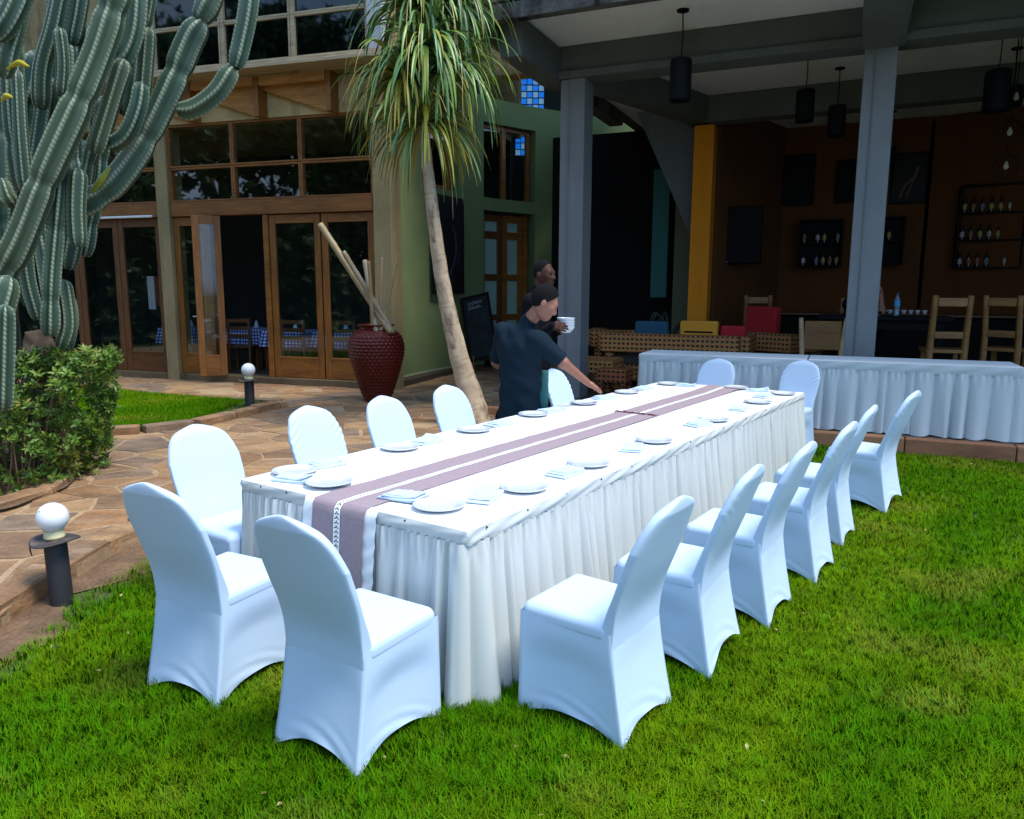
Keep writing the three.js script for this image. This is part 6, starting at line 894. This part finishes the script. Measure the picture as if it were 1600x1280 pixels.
const hairF = (line, thick) => { const skull = ell(V(0, 0.037, 0.013), V(0.076 + thick, 0.100 + thick, 0.096 + thick)), cut = p => line - (p.y * 0.58 + p.z * 0.815) ; return p => Math.max(skull(p), cut(p), -(p.y + 0.055)); };
function hand(w, dir, nrm, sideSign, curl, s = 1) {  // wrist, direction of the fingers, palm normal (out of the palm), thumb side
  const d = dir.clone().normalize(), n = nrm.clone().addScaledVector(d, -nrm.dot(d)).normalize(), x = d.clone().cross(n).multiplyScalar(sideSign), P = (a, b, c) => w.clone().addScaledVector(d, a * s).addScaledVector(x, b * s).addScaledVector(n, c * s), f = [];
  f.push(cone(w.clone().addScaledVector(d, -0.03), P(0.03, 0, 0), 0.026 * s, 0.027 * s, n, 0.75), cone(P(0.03, -0.022, 0), P(0.085, -0.028, 0), 0.019 * s, 0.015 * s), cone(P(0.03, 0.0, 0), P(0.09, 0.0, 0), 0.019 * s, 0.015 * s), cone(P(0.03, 0.022, 0), P(0.086, 0.027, 0), 0.019 * s, 0.015 * s)); const palm = blend(f, 0.02);
  const fin = [[-0.030, 0.080, 0.058], [-0.010, 0.090, 0.072], [0.011, 0.090, 0.068], [0.030, 0.084, 0.062]].map(([b, a, L], i) => { const c = curl * (1 + 0.12 * i), st = [P(a, b, 0)]; let ang = c * 0.4, pp = [a, 0]; for (const q of [0.45, 0.32, 0.23]) { pp = [pp[0] + Math.cos(ang) * L * q, pp[1] + Math.sin(ang) * L * q]; st.push(P(pp[0], b * (1 + 0.15 * (pp[0] - a) / L), pp[1])); ang += c * 0.8; } return blend([cone(st[0], st[1], 0.0100 * s, 0.0090 * s), cone(st[1], st[2], 0.0090 * s, 0.0082 * s), cone(st[2], st[3], 0.0082 * s, 0.0068 * s)], 0.004); });
  const th = blend([cone(P(0.025, 0.030, 0.004), P(0.055, 0.055, 0.012), 0.015 * s, 0.0115 * s), cone(P(0.055, 0.055, 0.012), P(0.088, 0.058, 0.02 + 0.02 * curl), 0.0110 * s, 0.0085 * s)], 0.006);
  return { f: p => { let q = palm(p); for (const g of fin) q = smin(q, g(p), 0.006); return smin(q, th(p), 0.009); }, box: bounds([w, P(0.17, 0, 0), P(0.1, 0.07, 0.05), P(0.1, -0.05, -0.03), P(0.1, 0, 0.08)], 0.04) };
}
function person(label, J, o) {
  const root = thing('person', label, 'person', [J.foot.x, o.floor, J.foot.z]), L = v => v.clone().sub(root.position), j = {}; for (const k in J) if (J[k].isVector3) j[k] = L(J[k]);
  const right = j.shR.clone().sub(j.shL).normalize(), B = [], s = o.s ?? 1, R = x => x * s;
  const hipC = j.hipR.clone().add(j.hipL).multiplyScalar(0.5), shC = j.shR.clone().add(j.shL).multiplyScalar(0.5), mid = hipC.clone().lerp(shC, 0.5);
  const torso = (e) => [cone(hipC, mid, R(0.115 + e), R(0.105 + e), right, 1.35), cone(mid, shC.clone().lerp(mid, 0.25), R(0.105 + e), R(0.115 + e), right, 1.45), cone(j.shL, j.shR, R(0.058 + e), R(0.058 + e)), cone(shC.clone().lerp(j.neck, 0.15), j.neck, R(0.075 + e * 0.6), R(0.055 + e * 0.4))];
  const arm = (S_, E_, W_, e0, e1) => [cone(S_, E_, R(0.052 + e0), R(0.040 + e1)), cone(E_, W_, R(0.041 + e1), R(0.027 + e1))], leg = (H, K, A, e) => [cone(H, K, R(0.085 + e), R(0.056 + e)), cone(K, A, R(0.056 + e), R(0.038 + e))];
  const headM = new THREE.Matrix4().makeRotationFromEuler(new THREE.Euler(J.headRot[0], J.headRot[1], J.headRot[2], 'YXZ')).setPosition(j.head), inv = headM.clone().invert();
  const bodyF = blend([...torso(-0.012), ...arm(j.shR, j.elR, j.wrR, 0, 0), ...arm(j.shL, j.elL, j.wrL, 0, 0), ...leg(j.hipR, j.knR, j.anR, -0.01), ...leg(j.hipL, j.knL, j.anL, -0.01), cone(j.neck, j.head.clone().lerp(j.neck, 0.3), R(0.056), R(0.052))], 0.03);
  const all = Object.values(j), gs = [nets(bodyF, ...bounds(all, 0.16), 0.013)];
  const hg = nets(headF, V(-0.11, -0.14, -0.15), V(0.11, 0.16, 0.14), 0.0045); hg.scale(s, s, s); hg.applyMatrix4(headM); gs.push(hg);
  for (const [w, e, d, n, sd, c] of [[j.wrR, j.elR, J.handR, J.palmR, J.thumbR ?? 1, J.curlR ?? 0.4], [j.wrL, j.elL, J.handL, J.palmL, J.thumbL ?? 1, J.curlL ?? 0.5]]) { const h = hand(w, d, n, sd, c, s); gs.push(nets(h.f, ...h.box, 0.0035)); }
  part('body', gs, o.skin, root);
  const hair = nets(hairF(o.hairLine ?? 0.004, o.hairThick ?? 0.006), V(-0.11, -0.06, -0.13), V(0.11, 0.17, 0.14), 0.005); hair.scale(s, s, s); hair.applyMatrix4(headM); part('hair', hair, M.hair, root);
  for (const sx of [-1, 1]) { const e = part('eye', new THREE.SphereGeometry(0.0105 * s, 12, 10), M.black, root); e.position.set(sx * 0.031, 0.007, -0.082).multiplyScalar(s).applyMatrix4(headM); const b = tubeG([[sx * 0.016, 0.030, -0.0925], [sx * 0.032, 0.035, -0.0905], [sx * 0.048, 0.029, -0.080]], [0.003, 0.0035, 0.002], 5, 6); b.scale(s, s, s); b.applyMatrix4(headM); part('eyebrow', b, M.hair, root); }
  // shirt: follows the body with slack, sleeves cut off at the hem, slight drag folds
  const slv = (S_, E_, W_) => { if (o.sleeve === 'long') return arm(S_, E_, W_, 0.018, 0.016); const h = S_.clone().lerp(E_, 0.94); return [cone(S_, h, R(0.074), R(0.064))]; };
  const sh = blend([...torso(0.022), ...slv(j.shR, j.elR, j.wrR), ...slv(j.shL, j.elL, j.wrL), cone(hipC, hipC.clone().add(V(0, -0.10 * s, 0)), R(0.135), R(0.14), right, 1.3)], 0.035), cutN = j.neck.clone().lerp(j.head, 0.12), upN = j.head.clone().sub(j.neck).normalize();
  const ends = o.sleeve === 'long' ? [] : [[j.shR, j.elR], [j.shL, j.elL]].map(([a, b]) => { const n = b.clone().sub(a).normalize(), c = a.clone().lerp(b, 0.93); return p => { const t = (p.x - c.x) * n.x + (p.y - c.y) * n.y + (p.z - c.z) * n.z, r = Math.hypot(p.x - c.x, p.y - c.y, p.z - c.z); return r < 0.13 ? t : -1; }; });
  const shirtF = p => { let d = sh(p) + 0.014 * (n3(p.x * 12, p.y * 5, p.z * 12, 61) - 0.5) + 0.0045 * Math.sin(p.y * 38 + p.x * 25 + p.z * 19 + 5 * n3(p.x * 5, p.y * 5, p.z * 5, 63)); if (Math.hypot(p.x - cutN.x, p.y - cutN.y, p.z - cutN.z) < 0.115 * s) d = Math.max(d, (p.x - cutN.x) * upN.x + (p.y - cutN.y) * upN.y + (p.z - cutN.z) * upN.z - 0.004); d = Math.max(d, (hipC.y - 0.13 * s) - p.y); for (const e of ends) d = Math.max(d, e(p)); return d; };
  part('shirt', nets(shirtF, ...bounds([j.shR, j.shL, j.elR, j.elL, j.wrR, j.wrL, hipC.clone().add(V(0, -0.2, 0)), j.neck], 0.22), 0.0105), o.shirt, root);
  { const cg = lathe([[0.062 * s, -0.016], [0.066 * s, 0.004], [0.061 * s, 0.030], [0.057 * s, 0.030], [0.057 * s, -0.012]], 28); cg.applyQuaternion(new THREE.Quaternion().setFromUnitVectors(V(0, 1, 0), upN)); cg.translate(cutN.x, cutN.y, cutN.z); part('collar', cg, o.shirt, root); }
  const tr = blend([...leg(j.hipR, j.knR, j.anR, 0.014), ...leg(j.hipL, j.knL, j.anL, 0.014), cone(j.hipR, j.hipL, R(0.12), R(0.12))], 0.04);
  part('trousers', nets(p => Math.max(tr(p) + 0.004 * Math.sin(p.y * 22 + p.x * 15), 0.045 - p.y), ...bounds([j.hipR, j.hipL, j.knR, j.knL, j.anR, j.anL], 0.22), 0.013), o.trousers, root);
  for (const k of ['R', 'L']) { const a = j['an' + k], f = J.fwd; part('shoe', nets(blend([cone(a.clone().setY(0.05), a.clone().setY(0.045).addScaledVector(f, 0.16), 0.045, 0.038), cone(a.clone().setY(0.045), a.clone().setY(0.045).addScaledVector(f, -0.05), 0.045, 0.04)], 0.02), ...bounds([a, a.clone().addScaledVector(f, 0.22), a.clone().addScaledVector(f, -0.1).setY(0)], 0.07), 0.012), M.black, root); }
  return { root, j, L, headM };
}
const dirDeg = a => V(Math.sin(a * RAD), 0, -Math.cos(a * RAD));    // clockwise from straight ahead
{ // the waiter laying the table
  const f = dirDeg(40), r = dirDeg(130), hip = at(812, 655, 6.22), hipR = hip.clone().addScaledVector(r, 0.095), hipL = hip.clone().addScaledVector(r, -0.095), dn = (p, y, df) => p.clone().setY(y).addScaledVector(f, df);
  const J = { foot: hip.clone(), fwd: f, hipR, hipL, knR: dn(hipR, 0.50, 0.05), knL: dn(hipL, 0.50, 0.02), anR: dn(hipR, 0.085, 0.0), anL: dn(hipL, 0.085, -0.06), neck: at(824, 505, 6.16), head: at(850, 474, 6.08), headRot: [-0.52, -82 * RAD, -0.06],
    shR: at(841, 533, 6.04), shL: at(788, 520, 6.30), elR: at(880, 567, 6.02), wrR: at(918, 598, 6.20), elL: at(776, 566, 6.42), wrL: at(806, 592, 6.62), handR: at(941, 613, 6.30).sub(at(918, 598, 6.20)), palmR: V(0, -1, -0.1), thumbR: -1, curlR: 0.15, handL: f.clone().add(V(0, -0.4, 0)), palmL: V(0, -1, 0), thumbL: 1 };
  const w = person('waiter in dark navy short-sleeved shirt bending over the table, arm reaching to a napkin', J, { floor: 0, s: 1.06, skin: M.skin, shirt: M.navy, trousers: M.blackCloth, hairLine: 0.006, hairThick: 0.009 });
  const c = w.j.hipR.clone().lerp(w.j.shR, 0.32).addScaledVector(f, 0.10).addScaledVector(r, 0.03); part('side_panel', tubeG([c.clone().add(V(0, -0.20, 0)), c, c.clone().add(V(0, 0.20, 0)).addScaledVector(f, 0.02)], [0.05, 0.052, 0.04], 14, 12), M.tealCloth, w.root, 'teal front panel of the shirt');
}
{ // the man carrying bowls behind him
  const f = dirDeg(105), r = dirDeg(195), hip = at(838, 588, 7.55), hipR = hip.clone().addScaledVector(r, 0.09), hipL = hip.clone().addScaledVector(r, -0.09), dn = (p, y, df) => p.clone().setY(y).addScaledVector(f, df), D = 7.5;
  const J = { foot: hip.clone(), fwd: f, hipR, hipL, knR: dn(hipR, 0.52, 0.12), knL: dn(hipL, 0.52, -0.04), anR: dn(hipR, 0.09, 0.10), anL: dn(hipL, 0.09, -0.20), neck: at(841, 455, 7.52), head: at(850, 430, 7.48), headRot: [-0.02, -122 * RAD, 0],
    shR: at(828, 473, 7.36), shL: at(845, 470, 7.70), elR: at(834, 534, 7.28), wrR: at(862, 510, 7.12), elL: at(850, 528, 7.74), wrL: at(872, 518, 7.45), handR: V(0.8, 0.0, 0.3), palmR: V(0.2, -0.4, -0.9), thumbR: 1, curlR: 0.55, handL: V(0.6, 0.1, 0.5), palmL: V(0.1, 1, 0), thumbL: 1, curlL: 0.3 };
  person('man in black shirt walking behind the waiter with a stack of bowls', J, { floor: 0.0, s: 1.04, sleeve: 'long', skin: M.skinDark, shirt: M.blackCloth, trousers: M.blackCloth, hairLine: 0.014, hairThick: 0.003 });
  const p = at(884, 520, 7.18), bowl = lathe([[0.001, 0], [0.045, 0], [0.05, 0.008], [0.075, 0.035], [0.088, 0.062], [0.084, 0.062], [0.07, 0.036], [0.04, 0.012], [0.001, 0.01]], 32);
  for (let i = 0; i < 4; i++) { const o = tag(new THREE.Mesh(bowl, M.china), ['lowest', 'second', 'third', 'topmost'][i] + ' white bowl of the stack held by the man in black', 'bowl', 'stack of white bowls'); o.name = numbered('white_bowl'); o.castShadow = true; o.position.copy(p).add(V(0, i * 0.026, 0)); scene.add(o); }
}
{ // seated guest in the bar, mostly hidden by the column
  const f = FP.ex.clone().multiplyScalar(0.35).add(FP.ez.clone().multiplyScalar(0.9)).normalize(), r = V(-f.z, 0, f.x), z = -2.32, lp = (px, py, zz = z) => { const q = FP.px(px, py, zz); return FP.w(q.x, q.y, zz); };
  const hip = FP.w(3.60, TERR_Y + 0.90, -2.62), hipR = hip.clone().addScaledVector(r, 0.09), hipL = hip.clone().addScaledVector(r, -0.09), sh = FP.w(3.60, 1.50, -2.52), J = { foot: hip.clone(), fwd: f, hipR, hipL, knR: hipR.clone().addScaledVector(f, 0.42), knL: hipL.clone().addScaledVector(f, 0.42), anR: hipR.clone().addScaledVector(f, 0.40).setY(0.60), anL: hipL.clone().addScaledVector(f, 0.40).setY(0.60), neck: FP.w(3.62, 1.60, -2.50), head: lp(1362, 434, -2.44), headRot: [-0.1, Math.atan2(-f.x, -f.z), 0.1],
    shR: sh.clone().addScaledVector(r, 0.19), shL: sh.clone().addScaledVector(r, -0.19), elL: lp(1378, 482, -2.1), wrL: lp(1377, 458, -2.22), elR: lp(1345, 490, -2.05), wrR: lp(1372, 485, -1.92), handL: V(-0.2, 0.8, 0), palmL: V(-1, 0, -0.4), thumbL: 1, curlL: 1.0, handR: FP.ex.clone(), palmR: V(0, -1, 0), thumbR: -1, curlR: 0.3 };
  person('seated guest in dark clothes at the bar table, cheek resting on one hand', J, { floor: TERR_Y, s: 1.0, sleeve: 'short', skin: std({ color: lin(0.30, 0.14, 0.09), roughness: 0.6 }), shirt: M.blackCloth, trousers: M.blackCloth });
}
renderer.render(scene, camera);
